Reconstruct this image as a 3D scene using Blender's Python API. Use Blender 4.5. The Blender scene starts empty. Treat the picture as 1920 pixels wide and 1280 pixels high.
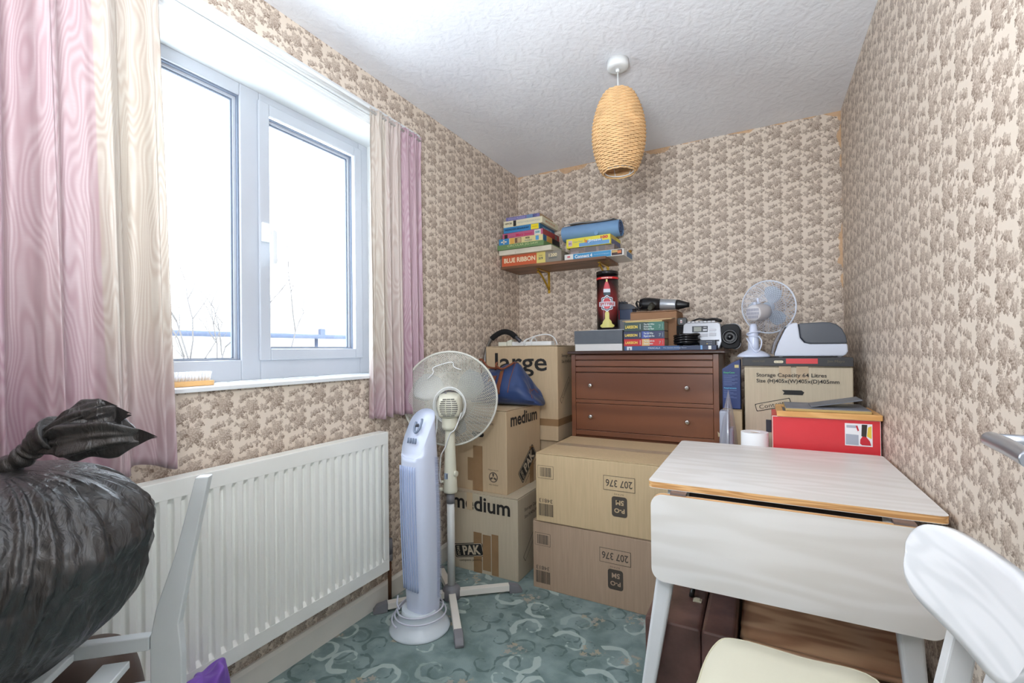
import bpy, bmesh, math, random
from mathutils import Vector, Matrix, noise
sc = bpy.context.scene
COL = sc.collection
PI = math.pi
V = Vector
# ---------------------------------------------------------------- camera
cam_d = bpy.data.cameras.new('camera'); cam = bpy.data.objects.new('camera', cam_d); COL.objects.link(cam)
yaw, pit, roll = 4.91815604e-01, 5.76010404e-03, -1.09519336e-02
fw = V((-math.sin(yaw)*math.cos(pit), math.cos(yaw)*math.cos(pit), math.sin(pit)))
rt = V((math.cos(yaw), math.sin(yaw), 0)); up = rt.cross(fw)
r2 = rt*math.cos(roll) + up*math.sin(roll); u2 = -rt*math.sin(roll) + up*math.cos(roll)
cam.matrix_world = Matrix(((r2.x, u2.x, -fw.x, 1.53), (r2.y, u2.y, -fw.y, 0.0), (r2.z, u2.z, -fw.z, 1.137), (0, 0, 0, 1)))
cam_d.sensor_width = 36; cam_d.lens = 870.87/1920*36; cam_d.shift_y = 11.34/1920; cam_d.clip_start = 0.02
sc.camera = cam
# ---------------------------------------------------------------- view, world, lights
sc.view_settings.view_transform = 'Standard'; sc.view_settings.look = 'None'
sc.view_settings.gamma = 1; sc.view_settings.use_curve_mapping = False
sc.view_settings.exposure = EXPO = 0.56
wd = bpy.data.worlds.new('overcast_sky'); sc.world = wd; wd.use_nodes = True
wn = wd.node_tree.nodes; wl = wd.node_tree.links
bg = wn['Background']; bg.inputs['Strength'].default_value = 6.6
tc = wn.new('ShaderNodeTexCoord'); sp = wn.new('ShaderNodeSeparateXYZ'); cr = wn.new('ShaderNodeValToRGB')
wl.new(tc.outputs['Generated'], sp.inputs[0]); wl.new(sp.outputs['Z'], cr.inputs[0]); wl.new(cr.outputs[0], bg.inputs['Color'])
cr.color_ramp.elements[0].position = 0.0; cr.color_ramp.elements[0].color = (.74, .80, .88, 1)
cr.color_ramp.elements[1].position = 0.6; cr.color_ramp.elements[1].color = (.80, .89, 1.0, 1)
def area(name, loc, rot, sx, sy, power, col=(1, 1, 1), portal=False):
    l = bpy.data.lights.new(name, 'AREA'); l.shape = 'RECTANGLE'; l.size = sx; l.size_y = sy; l.energy = power; l.color = col
    if portal: l.cycles.is_portal = True
    o = bpy.data.objects.new(name, l); COL.objects.link(o); o.location = loc; o.rotation_euler = rot
    return o
area('window_daylight_portal', (-.31, .99, 1.6), (0, -PI/2, 0), 1.12, 1.42, 1, portal=True)
area('hall_fill_light', (1.2, -.75, 2.28), (0, 0, 0), .7, .7, 14, (.93, .96, 1))  # added fill behind the camera, not a known lamp
area('upward_fill_light', (1.30, -.05, 1.5), (math.radians(138), 0, math.radians(14)), .35, .25, 27, (.88, .94, 1))  # added fill aimed at the ceiling to brighten the room
sc.cycles.max_bounces = 14; sc.cycles.diffuse_bounces = 8; sc.cycles.glossy_bounces = 4; sc.cycles.transparent_max_bounces = 24
# ---------------------------------------------------------------- helpers
def lin(c):
    return tuple(((x/255)/12.92 if x/255 <= .04045 else ((x/255+.055)/1.055)**2.4) for x in c)
MATS = {}
def nt(name):
    m = bpy.data.materials.new(name); m.use_nodes = True
    N = m.node_tree.nodes; L = m.node_tree.links
    return m, N, L, N['Principled BSDF']
def mat(name, col, rough=.5, metal=0., spec=.5, var=0., vs=8., bump=0., bs=200., coat=0., stretch=None, sheen=0., trans=0.):
    """procedural Principled material: colour varied by noise, optional bump"""
    if name in MATS: return MATS[name]
    m, N, L, b = nt(name)
    c = lin(col)
    b.inputs['Roughness'].default_value = rough; b.inputs['Metallic'].default_value = metal
    b.inputs['Specular IOR Level'].default_value = spec; b.inputs['Coat Weight'].default_value = coat
    b.inputs['Sheen Weight'].default_value = sheen
    tcn = N.new('ShaderNodeTexCoord'); mp = N.new('ShaderNodeMapping'); L.new(tcn.outputs['Object'], mp.inputs[0])
    if stretch: mp.inputs['Scale'].default_value = stretch
    nz = N.new('ShaderNodeTexNoise'); nz.inputs['Scale'].default_value = vs; nz.inputs['Detail'].default_value = 5
    L.new(mp.outputs[0], nz.inputs['Vector'])
    r = N.new('ShaderNodeValToRGB'); L.new(nz.outputs['Fac'], r.inputs[0])
    r.color_ramp.elements[0].position = .3; r.color_ramp.elements[1].position = .7
    v = max(var, .015)
    r.color_ramp.elements[0].color = (*[x*(1-v) for x in c], 1); r.color_ramp.elements[1].color = (*[min(1, x*(1+v)) for x in c], 1)
    L.new(r.outputs[0], b.inputs['Base Color'])
    if bump:
        n2 = N.new('ShaderNodeTexNoise'); n2.inputs['Scale'].default_value = bs; n2.inputs['Detail'].default_value = 3
        L.new(mp.outputs[0], n2.inputs['Vector'])
        bp = N.new('ShaderNodeBump'); bp.inputs['Strength'].default_value = bump; bp.inputs['Distance'].default_value = .002
        L.new(n2.outputs['Fac'], bp.inputs['Height']); L.new(bp.outputs[0], b.inputs['Normal'])
    MATS[name] = m
    return m
class MB:
    def __init__(s): s.bm = bmesh.new()
    def _f(s, vs, m, smooth=False):
        try: f = s.bm.faces.new(vs)
        except ValueError: return None
        f.material_index = m; f.smooth = smooth; return f
    def box(s, x0, x1, y0, y1, z0, z1, m=0, M=None):
        ps = [V((x, y, z)) for z in (z0, z1) for y in (y0, y1) for x in (x0, x1)]
        if M is not None: ps = [M @ p for p in ps]
        v = [s.bm.verts.new(p) for p in ps]
        for q in ((0, 2, 3, 1), (4, 5, 7, 6), (0, 1, 5, 4), (1, 3, 7, 5), (3, 2, 6, 7), (2, 0, 4, 6)): s._f([v[i] for i in q], m)
        return s
    def quad(s, a, b, c, d, m=0):
        s._f([s.bm.verts.new(V(p)) for p in (a, b, c, d)], m); return s
    def grid(s, fn, nu, nv, m=0, smooth=True, cu=False, uv=False):
        lay = s.bm.loops.layers.uv.verify() if uv else None
        rows = [[s.bm.verts.new(V(fn(i/nu, j/nv))) for i in range(nu if cu else nu+1)] for j in range(nv+1)]
        for j in range(nv):
            for i in range(nu):
                k = (i+1) % nu if cu else i+1
                f = s._f([rows[j][i], rows[j][k], rows[j+1][k], rows[j+1][i]], m, smooth)
                if uv and f:
                    for l, (a, b) in zip(f.loops, ((i, j), (i+1, j), (i+1, j+1), (i, j+1))): l[lay].uv = (a/nu, b/nv)
        return s
    def tube(s, pts, r, seg=8, m=0, closed=False, smooth=True, caps=True):
        pts = [V(p) for p in pts]; n = len(pts); rows = []
        rr = r if isinstance(r, (list, tuple)) else [r]*n
        prev = None
        for i, p in enumerate(pts):
            a = pts[(i-1) % n] if (i > 0 or closed) else p; b = pts[(i+1) % n] if (i < n-1 or closed) else p
            t = (b-a); t = t.normalized() if t.length > 1e-9 else V((0, 0, 1))
            if prev is None:
                u = t.cross(V((0, 0, 1)));
                if u.length < .1: u = t.cross(V((0, 1, 0)))
            else:
                u = prev - t*prev.dot(t)
                if u.length < 1e-6: u = t.cross(V((0, 0, 1)))
            u.normalize(); prev = u; w = t.cross(u)
            rows.append([s.bm.verts.new(p + (u*math.cos(2*PI*k/seg) + w*math.sin(2*PI*k/seg))*rr[i]) for k in range(seg)])
        for i in range(n if closed else n-1):
            A, B = rows[i], rows[(i+1) % n]
            for k in range(seg): s._f([A[k], A[(k+1) % seg], B[(k+1) % seg], B[k]], m, smooth)
        if caps and not closed:
            s._f(rows[0][::-1], m); s._f(rows[-1], m)
        return s
    def cyl(s, p0, p1, r0, r1=None, seg=24, m=0, smooth=True):
        return s.tube([p0, p1], [r0, r0 if r1 is None else r1], seg, m, smooth=smooth)
    def lathe(s, prof, c=(0, 0, 0), seg=32, m=0, smooth=True, M=None):
        """prof: (r, z) from bottom to top, about a vertical axis through c (M turns it)"""
        c = V(c); rows = []
        for r, z in prof:
            ring = []
            for k in range(seg):
                p = V((max(r, 1e-5)*math.cos(2*PI*k/seg), max(r, 1e-5)*math.sin(2*PI*k/seg), z))
                if M is not None: p = M @ p
                ring.append(s.bm.verts.new(c+p))
            rows.append(ring)
        for A, B in zip(rows, rows[1:]):
            for k in range(seg): s._f([A[k], A[(k+1) % seg], B[(k+1) % seg], B[k]], m, smooth)
        s._f(rows[0][::-1], m); s._f(rows[-1], m)
        return s
    def prism(s, poly, fr, d0, d1, m=0, smooth=False):
        """poly: 2-D outline; fr(a, b, d) -> 3-D point; extruded from d0 to d1"""
        A = [s.bm.verts.new(V(fr(a, b, d0))) for a, b in poly]; B = [s.bm.verts.new(V(fr(a, b, d1))) for a, b in poly]
        s._f(A[::-1], m); s._f(B, m); n = len(poly)
        for i in range(n): s._f([A[i], A[(i+1) % n], B[(i+1) % n], B[i]], m, smooth)
        return s
    def text(s, t, c, w, h, xd=(1, 0, 0), ud=(0, 0, 1), m=0, bold=0., sx=1., align='C'):
        """flat lettering fitted to w x h, centred on c"""
        cu = bpy.data.curves.new('t', 'FONT'); cu.body = t; cu.size = 1; cu.offset = bold; cu.resolution_u = 3
        o = bpy.data.objects.new('t', cu); me = bpy.data.meshes.new_from_object(o)
        if len(me.vertices):
            xs = [v.co.x for v in me.vertices]; ys = [v.co.y for v in me.vertices]
            x0, x1, y0, y1 = min(xs), max(xs), min(ys), max(ys)
            xd, ud, c = V(xd), V(ud), V(c)
            kx = w/max(x1-x0, 1e-6); ky = h/max(y1-y0, 1e-6)
            vs = [s.bm.verts.new(c + xd*((v.co.x-(x0+x1)/2)*kx) + ud*((v.co.y-(y0+y1)/2)*ky)) for v in me.vertices]
            for p in me.polygons: s._f([vs[i] for i in p.vertices], m)
        bpy.data.objects.remove(o); bpy.data.curves.remove(cu); bpy.data.meshes.remove(me)
        return s
    def build(s, name, mats, parent=None, smooth=False, bevel=0., seg=2, world=True, sub=0, fixn=True, solid=0.):
        me = bpy.data.meshes.new(name)
        if fixn: bmesh.ops.recalc_face_normals(s.bm, faces=s.bm.faces)
        if parent is not None and world:
            s.bm.transform(WM(parent).inverted())
        if smooth:
            for f in s.bm.faces: f.smooth = True
        s.bm.to_mesh(me); s.bm.free()
        for m in (mats if isinstance(mats, (list, tuple)) else [mats]): me.materials.append(m)
        o = bpy.data.objects.new(name, me); COL.objects.link(o)
        if parent is not None: o.parent = parent
        if solid:
            q = o.modifiers.new('Solidify', 'SOLIDIFY'); q.thickness = solid; q.offset = 0
        if bevel:
            b = o.modifiers.new('Bevel', 'BEVEL'); b.width = bevel; b.segments = seg; b.limit_method = 'ANGLE'; b.angle_limit = math.radians(40)
            b.harden_normals = False
        if sub:
            q = o.modifiers.new('Subdivision', 'SUBSURF'); q.levels = sub; q.render_levels = sub
        return o
def WM(o):
    M = Matrix.Translation(o.location) @ o.rotation_euler.to_matrix().to_4x4()
    return (WM(o.parent) @ M) if o.parent else M
def tag(o, label, cat, group=None, kind=None):
    if label: o['label'] = label
    if cat: o['category'] = cat
    if group: o['group'] = group
    if kind: o['kind'] = kind
    return o
def thing(name, label, cat, loc, rz=0., group=None):
    o = bpy.data.objects.new(name, None); COL.objects.link(o); o.location = loc; o.rotation_euler = (0, 0, rz)
    o.empty_display_size = .05
    return tag(o, label, cat, group)
def struct(o): o['kind'] = 'structure'; return o
def RZ(c, a): return Matrix.Translation(c) @ Matrix.Rotation(a, 4, 'Z')
def rrect(w, h, r, n=6, cx=0., cy=0.):
    out = []
    for (sx, sy, a0) in ((1, 1, 0), (-1, 1, 90), (-1, -1, 180), (1, -1, 270)):
        for k in range(n+1):
            a = math.radians(a0+90*k/n); out.append((cx+sx*(w/2-r)+r*math.cos(a), cy+sy*(h/2-r)+r*math.sin(a)))
    return out
def smooth_path(pts, n=8, closed=False):
    P = [V(p) for p in pts]; out = []; L = len(P)
    for i in range(L if closed else L-1):
        p0 = P[(i-1) % L] if (closed or i > 0) else P[i]; p1 = P[i]; p2 = P[(i+1) % L]
        p3 = P[(i+2) % L] if (closed or i+2 < L) else p2
        for k in range(n):
            t = k/n
            out.append(.5*((2*p1)+(-p0+p2)*t+(2*p0-5*p1+4*p2-p3)*t*t+(-p0+3*p1-3*p2+p3)*t**3))
    if not closed: out.append(P[-1])
    return out
# ---------------------------------------------------------------- special materials
def math_node(N, L, op, a, b=None, c=None, clamp=False):
    n = N.new('ShaderNodeMath'); n.operation = op; n.use_clamp = clamp
    for i, x in enumerate((a, b, c)):
        if x is None: continue
        if isinstance(x, (int, float)): n.inputs[i].default_value = x
        else: L.new(x, n.inputs[i])
    return n.outputs[0]
def mixc(N, L, f, a, b):
    n = N.new('ShaderNodeMix'); n.data_type = 'RGBA'
    if isinstance(f, (int, float)): n.inputs[0].default_value = f
    else: L.new(f, n.inputs[0])
    for i, x in ((6, a), (7, b)):
        if isinstance(x, tuple): n.inputs[i].default_value = (*x[:3], 1)
        else: L.new(x, n.inputs[i])
    return n.outputs[2]
def sstep(N, L, v, a, b):
    n = N.new('ShaderNodeMapRange'); n.interpolation_type = 'SMOOTHSTEP'
    L.new(v, n.inputs[0]); n.inputs[1].default_value = a; n.inputs[2].default_value = b
    return n.outputs[0]
def rosettes(N, L, vec, scale, size, petals, amp, rnd=.9):
    """round-lobed leaf and flower blots, one per cell; returns mask, radius, random colour"""
    vo = N.new('ShaderNodeTexVoronoi'); vo.voronoi_dimensions = '2D'; vo.inputs['Scale'].default_value = scale
    vo.inputs['Randomness'].default_value = rnd; L.new(vec, vo.inputs['Vector'])
    d = N.new('ShaderNodeVectorMath'); d.operation = 'SUBTRACT'; L.new(vec, d.inputs[0]); L.new(vo.outputs['Position'], d.inputs[1])
    s = N.new('ShaderNodeSeparateXYZ'); L.new(d.outputs[0], s.inputs[0])
    ang = math_node(N, L, 'ARCTAN2', s.outputs[1], s.outputs[0])
    cs = N.new('ShaderNodeSeparateColor'); L.new(vo.outputs['Color'], cs.inputs[0])
    ph = math_node(N, L, 'MULTIPLY', cs.outputs[0], 6.28)
    lob = math_node(N, L, 'COSINE', math_node(N, L, 'ADD', math_node(N, L, 'MULTIPLY', ang, float(petals)), ph))
    lim = math_node(N, L, 'MULTIPLY_ADD', lob, amp, size)
    diff = math_node(N, L, 'SUBTRACT', lim, vo.outputs['Distance'])
    return sstep(N, L, diff, 0., .05), vo.outputs['Distance'], cs.outputs[1], lob
MOTIFS = [  # x, z (m in the repeat), radius, petals, lobe, phase, depth of ink
    (.062, .042, .0235, 6, .16, .3, .9), (.031, .050, .0125, 4, .25, 1.2, 1.), (.020, .098, .0165, 7, .22, .8, .9), (.062, .112, .0205, 5, .20, 2.1, .75),
    (.028, .140, .0085, 3, .3, 0., 1.), (.041, .147, .0095, 4, .2, 1., 1.), (.057, .150, .0070, 3, .3, 2., 1.), (.016, .018, .0130, 5, .3, .5, .8),
    (.078, .078, .0100, 3, .35, 1.7, .9), (.080, .158, .0095, 4, .3, .2, .8), (.042, .078, .0080, 3, .35, 2.6, .7), (.008, .060, .0060, 3, .4, .9, .7), (.046, .014, .0085, 3, .35, .4, .85), (.082, .012, .0075, 4, .3, 1.9, .7)]
def wallpaper(name, ax, tear=None):
    """brown sprays of flowers on beige, in a half-drop repeat 92 mm wide and 170 mm high"""
    m, N, L, b = nt(name)
    tcn = N.new('ShaderNodeTexCoord'); sx = N.new('ShaderNodeSeparateXYZ'); L.new(tcn.outputs['Object'], sx.inputs[0])
    cb = N.new('ShaderNodeCombineXYZ'); L.new(sx.outputs[ax], cb.inputs[0]); L.new(sx.outputs[2], cb.inputs[1])
    def nz2(scale, det=2):
        n = N.new('ShaderNodeTexNoise'); n.noise_dimensions = '2D'; n.inputs['Scale'].default_value = scale; n.inputs['Detail'].default_value = det
        L.new(cb.outputs[0], n.inputs['Vector']); return n
    off = N.new('ShaderNodeVectorMath'); off.operation = 'MULTIPLY_ADD'; L.new(nz2(70, 3).outputs['Color'], off.inputs[0])
    off.inputs[1].default_value = (.013, .013, 0); L.new(cb.outputs[0], off.inputs[2])
    sp2 = N.new('ShaderNodeSeparateXYZ'); L.new(off.outputs[0], sp2.inputs[0])
    fine = math_node(N, L, 'MULTIPLY_ADD', nz2(300, 3).outputs['Fac'], 2.4, -1.2)
    W_, H_ = .092, .170
    u = math_node(N, L, 'DIVIDE', sp2.outputs[0], W_); col = math_node(N, L, 'FLOOR', u)
    a = math_node(N, L, 'MULTIPLY', math_node(N, L, 'FRACT', u), W_)
    v = math_node(N, L, 'ADD', math_node(N, L, 'DIVIDE', sp2.outputs[1], H_), math_node(N, L, 'MULTIPLY', col, .5))
    bq = math_node(N, L, 'MULTIPLY', math_node(N, L, 'FRACT', v), H_)
    mask = None; shade = None
    for (mx, mz, r, p, lob, ph, dep) in MOTIFS:
        dx = math_node(N, L, 'SUBTRACT', a, mx); dz = math_node(N, L, 'SUBTRACT', bq, mz)
        dist = math_node(N, L, 'SQRT', math_node(N, L, 'ADD', math_node(N, L, 'MULTIPLY', dx, dx), math_node(N, L, 'MULTIPLY', dz, dz)))
        an = math_node(N, L, 'ARCTAN2', dz, dx)
        lo = math_node(N, L, 'COSINE', math_node(N, L, 'MULTIPLY_ADD', an, float(p), ph))
        lim = math_node(N, L, 'MULTIPLY_ADD', math_node(N, L, 'ADD', math_node(N, L, 'MULTIPLY', lo, lob), math_node(N, L, 'MULTIPLY', fine, .45)), r*1.12, r*1.26)
        mk = sstep(N, L, math_node(N, L, 'SUBTRACT', lim, dist), 0., .0016)
        low = math_node(N, L, 'MULTIPLY_ADD', math_node(N, L, 'SUBTRACT', dx, dz), .55/r, .30)   # printed darker towards the lower right petals
        sh = math_node(N, L, 'MULTIPLY', math_node(N, L, 'MULTIPLY', mk, low, clamp=True), dep)
        mask = mk if mask is None else math_node(N, L, 'MAXIMUM', mask, mk)
        shade = sh if shade is None else math_node(N, L, 'MAXIMUM', shade, sh)
    base = lin((222, 209, 194)); mid = lin((178, 161, 146)); dk = lin((120, 100, 85))
    n2 = N.new('ShaderNodeTexNoise'); n2.inputs['Scale'].default_value = 3.; n2.inputs['Detail'].default_value = 4; L.new(tcn.outputs['Object'], n2.inputs['Vector'])
    paper = mixc(N, L, n2.outputs['Fac'], base, tuple(x*1.05 for x in base))
    mott = sstep(N, L, nz2(190, 3).outputs['Fac'], .35, .62)
    col_ = mixc(N, L, math_node(N, L, 'MULTIPLY', mask, math_node(N, L, 'MULTIPLY_ADD', mott, .50, .46)), paper, mid)
    col = mixc(N, L, math_node(N, L, 'MULTIPLY', shade, math_node(N, L, 'MULTIPLY_ADD', mott, .65, .25)), col_, dk)
    if tear:   # bare patches where the paper has come away, at the ceiling line and the corner
        n3 = N.new('ShaderNodeTexNoise'); n3.inputs['Scale'].default_value = 7.; n3.inputs['Detail'].default_value = 6; L.new(tcn.outputs['Object'], n3.inputs['Vector'])
        e1 = math_node(N, L, 'SUBTRACT', sx.outputs[2], 2.325); e1 = math_node(N, L, 'MULTIPLY', e1, 7.)
        e2 = math_node(N, L, 'MULTIPLY', math_node(N, L, 'SUBTRACT', sx.outputs[0], 1.872), 7.)
        e = math_node(N, L, 'MAXIMUM', e1, e2)
        f = sstep(N, L, math_node(N, L, 'ADD', e, math_node(N, L, 'SUBTRACT', n3.outputs['Fac'], .80)), 0., .02)
        col = mixc(N, L, math_node(N, L, 'MULTIPLY', f, .85), col, lin((206, 168, 128)))
    L.new(col, b.inputs['Base Color']); b.inputs['Roughness'].default_value = .55; b.inputs['Specular IOR Level'].default_value = .4
    bp = N.new('ShaderNodeBump'); bp.inputs['Strength'].default_value = .04; bp.inputs['Distance'].default_value = .0005
    L.new(mask, bp.inputs['Height']); L.new(bp.outputs[0], b.inputs['Normal'])
    return m
def carpet():
    m, N, L, b = nt('patterned_green_carpet')
    tcn = N.new('ShaderNodeTexCoord')
    nz = N.new('ShaderNodeTexNoise'); nz.inputs['Scale'].default_value = 14; nz.inputs['Detail'].default_value = 2; L.new(tcn.outputs['Object'], nz.inputs['Vector'])
    off = N.new('ShaderNodeVectorMath'); off.operation = 'MULTIPLY_ADD'; L.new(nz.outputs['Color'], off.inputs[0])
    off.inputs[1].default_value = (.035, .035, 0); L.new(tcn.outputs['Object'], off.inputs[2]); P = off.outputs[0]
    def scrolls(scale, w, seed):
        mp = N.new('ShaderNodeMapping'); mp.inputs['Location'].default_value = (seed, seed*.7, 0); L.new(P, mp.inputs[0])
        vo = N.new('ShaderNodeTexVoronoi'); vo.voronoi_dimensions = '2D'; vo.inputs['Scale'].default_value = scale; vo.inputs['Randomness'].default_value = .6
        L.new(mp.outputs[0], vo.inputs['Vector'])
        d = N.new('ShaderNodeVectorMath'); d.operation = 'SUBTRACT'; L.new(mp.outputs[0], d.inputs[0]); L.new(vo.outputs['Position'], d.inputs[1])
        s = N.new('ShaderNodeSeparateXYZ'); L.new(d.outputs[0], s.inputs[0])
        cs = N.new('ShaderNodeSeparateColor'); L.new(vo.outputs['Color'], cs.inputs[0])
        ang = math_node(N, L, 'DIVIDE', math_node(N, L, 'ARCTAN2', s.outputs[1], s.outputs[0]), 2*PI)
        t = math_node(N, L, 'FRACT', math_node(N, L, 'ADD', ang, cs.outputs[0]))        # 0..1 round the scroll
        rad = math_node(N, L, 'MULTIPLY_ADD', t, .34, .10)
        dist = math_node(N, L, 'ABSOLUTE', math_node(N, L, 'SUBTRACT', vo.outputs['Distance'], rad))
        feather = math_node(N, L, 'MULTIPLY_ADD', math_node(N, L, 'SINE', math_node(N, L, 'MULTIPLY', t, 42.)), .014, 0.)
        wid = math_node(N, L, 'MULTIPLY_ADD', t, w, .012)
        q = math_node(N, L, 'SUBTRACT', math_node(N, L, 'ADD', wid, feather), dist)
        return math_node(N, L, 'MULTIPLY', sstep(N, L, q, 0., .03), sstep(N, L, cs.outputs[1], .12, .2)), cs.outputs[2]
    s1, c1 = scrolls(6.0, .085, 0.); s2, c2 = scrolls(8., .065, 3.3); s3, c3 = scrolls(10., .05, 7.1)
    fl, fd, fc, fb = rosettes(N, L, P, 30., .38, 5, .1)
    fb1, fd1, fc1, _ = rosettes(N, L, P, 3.9, .19, 3, .04, .8)
    flw = math_node(N, L, 'MULTIPLY', fl, fb1)
    n2 = N.new('ShaderNodeTexNoise'); n2.inputs['Scale'].default_value = 9.; n2.inputs['Detail'].default_value = 5; L.new(tcn.outputs['Object'], n2.inputs['Vector'])
    g = mixc(N, L, sstep(N, L, n2.outputs['Fac'], .35, .65), lin((108, 130, 128)), lin((144, 165, 164)))
    g = mixc(N, L, math_node(N, L, 'MULTIPLY', s2, .75), g, lin((78, 102, 100)))
    g = mixc(N, L, math_node(N, L, 'MULTIPLY', s3, .6), g, lin((136, 158, 154)))
    g = mixc(N, L, math_node(N, L, 'MULTIPLY', s1, .85), g, lin((190, 206, 202)))
    pet = mixc(N, L, fc, lin((190, 172, 140)), lin((172, 166, 160)))
    g = mixc(N, L, math_node(N, L, 'MULTIPLY', flw, .8), g, pet)
    n4 = N.new('ShaderNodeTexNoise'); n4.inputs['Scale'].default_value = 420.; n4.inputs['Detail'].default_value = 2; L.new(tcn.outputs['Object'], n4.inputs['Vector'])
    g = mixc(N, L, math_node(N, L, 'MULTIPLY', n4.outputs['Fac'], .35), g, lin((70, 84, 82)))
    L.new(g, b.inputs['Base Color']); b.inputs['Roughness'].default_value = .95; b.inputs['Specular IOR Level'].default_value = .1
    b.inputs['Sheen Weight'].default_value = .2
    bp = N.new('ShaderNodeBump'); bp.inputs['Strength'].default_value = .6; bp.inputs['Distance'].default_value = .004
    L.new(n4.outputs['Fac'], bp.inputs['Height']); L.new(bp.outputs[0], b.inputs['Normal'])
    return m
def ceiling_mat():
    m, N, L, b = nt('textured_white_ceiling')
    tcn = N.new('ShaderNodeTexCoord')
    n1 = N.new('ShaderNodeTexNoise'); n1.inputs['Scale'].default_value = 13; n1.inputs['Detail'].default_value = 7; n1.inputs['Distortion'].default_value = 1.2
    n1.inputs['Roughness'].default_value = .62; L.new(tcn.outputs['Object'], n1.inputs['Vector'])
    w = N.new('ShaderNodeTexWave'); w.inputs['Scale'].default_value = 5; w.inputs['Distortion'].default_value = 9; w.inputs['Detail'].default_value = 4; w.inputs['Detail Scale'].default_value = 3
    L.new(tcn.outputs['Object'], w.inputs['Vector'])
    h = math_node(N, L, 'ADD', n1.outputs['Fac'], math_node(N, L, 'MULTIPLY', w.outputs['Fac'], .35))
    bp = N.new('ShaderNodeBump'); bp.inputs['Strength'].default_value = .30; bp.inputs['Distance'].default_value = .010
    L.new(h, bp.inputs['Height']); L.new(bp.outputs[0], b.inputs['Normal'])
    n3 = N.new('ShaderNodeTexNoise'); n3.inputs['Scale'].default_value = 2.2; n3.inputs['Detail'].default_value = 6; L.new(tcn.outputs['Object'], n3.inputs['Vector'])
    L.new(mixc(N, L, sstep(N, L, n3.outputs['Fac'], .35, .7), lin((236, 238, 243)), lin((228, 230, 236))), b.inputs['Base Color'])
    b.inputs['Roughness'].default_value = .8
    return m
def moire():
    m, N, L, b = nt('moire_curtain_fabric')
    tcn = N.new('ShaderNodeTexCoord')
    mp = N.new('ShaderNodeMapping'); mp.inputs['Scale'].default_value = (1., 1., 1.); L.new(tcn.outputs['UV'], mp.inputs[0])
    s = N.new('ShaderNodeSeparateXYZ'); L.new(tcn.outputs['UV'], s.inputs[0])
    # U carries fold-length in metres (see curtain), V the height
    cb = N.new('ShaderNodeCombineXYZ'); L.new(math_node(N, L, 'MULTIPLY', s.outputs[0], 10.), cb.inputs[0]); L.new(math_node(N, L, 'MULTIPLY', s.outputs[1], 2.2), cb.inputs[1])
    nz = N.new('ShaderNodeTexNoise'); nz.inputs['Scale'].default_value = 1.; nz.inputs['Detail'].default_value = 1.5; L.new(cb.outputs[0], nz.inputs['Vector'])
    t = math_node(N, L, 'MULTIPLY', nz.outputs['Fac'], 150.)
    t = math_node(N, L, 'ADD', t, math_node(N, L, 'MULTIPLY', s.outputs[0], 330.))
    lines = math_node(N, L, 'MULTIPLY_ADD', math_node(N, L, 'SINE', t), .5, .5)
    n2 = N.new('ShaderNodeTexNoise'); n2.inputs['Scale'].default_value = 120; n2.inputs['Detail'].default_value = 3
    mp2 = N.new('ShaderNodeMapping'); mp2.inputs['Scale'].default_value = (.35, 1.6, 1); L.new(tcn.outputs['UV'], mp2.inputs[0]); L.new(mp2.outputs[0], n2.inputs['Vector'])
    lines = math_node(N, L, 'MULTIPLY', lines, math_node(N, L, 'MULTIPLY_ADD', n2.outputs['Fac'], .5, .7), clamp=True)
    n5 = N.new('ShaderNodeTexNoise'); n5.inputs['Scale'].default_value = .8; n5.inputs['Detail'].default_value = 2; L.new(cb.outputs[0], n5.inputs['Vector'])
    vc = N.new('ShaderNodeAttribute'); vc.attribute_name = 'fade'  # cream zones: bleached cloth plus light from the window put into the colour
    fade = math_node(N, L, 'ADD', vc.outputs['Fac'], math_node(N, L, 'MULTIPLY_ADD', n5.outputs['Fac'], .3, -.15), clamp=True)
    pink = mixc(N, L, lines, lin((184, 148, 163)), lin((200, 173, 184)))
    cream = mixc(N, L, lines, lin((198, 186, 173)), lin((212, 205, 194)))
    col = mixc(N, L, fade, pink, cream)
    L.new(col, b.inputs['Base Color']); b.inputs['Roughness'].default_value = .5; b.inputs['Sheen Weight'].default_value = .15
    tr = N.new('ShaderNodeBsdfTranslucent'); L.new(col, tr.inputs['Color'])
    mx = N.new('ShaderNodeMixShader'); mx.inputs[0].default_value = .14
    L.new(b.outputs[0], mx.inputs[1]); L.new(tr.outputs[0], mx.inputs[2]); L.new(mx.outputs[0], N['Material Output'].inputs[0])
    return m
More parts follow.
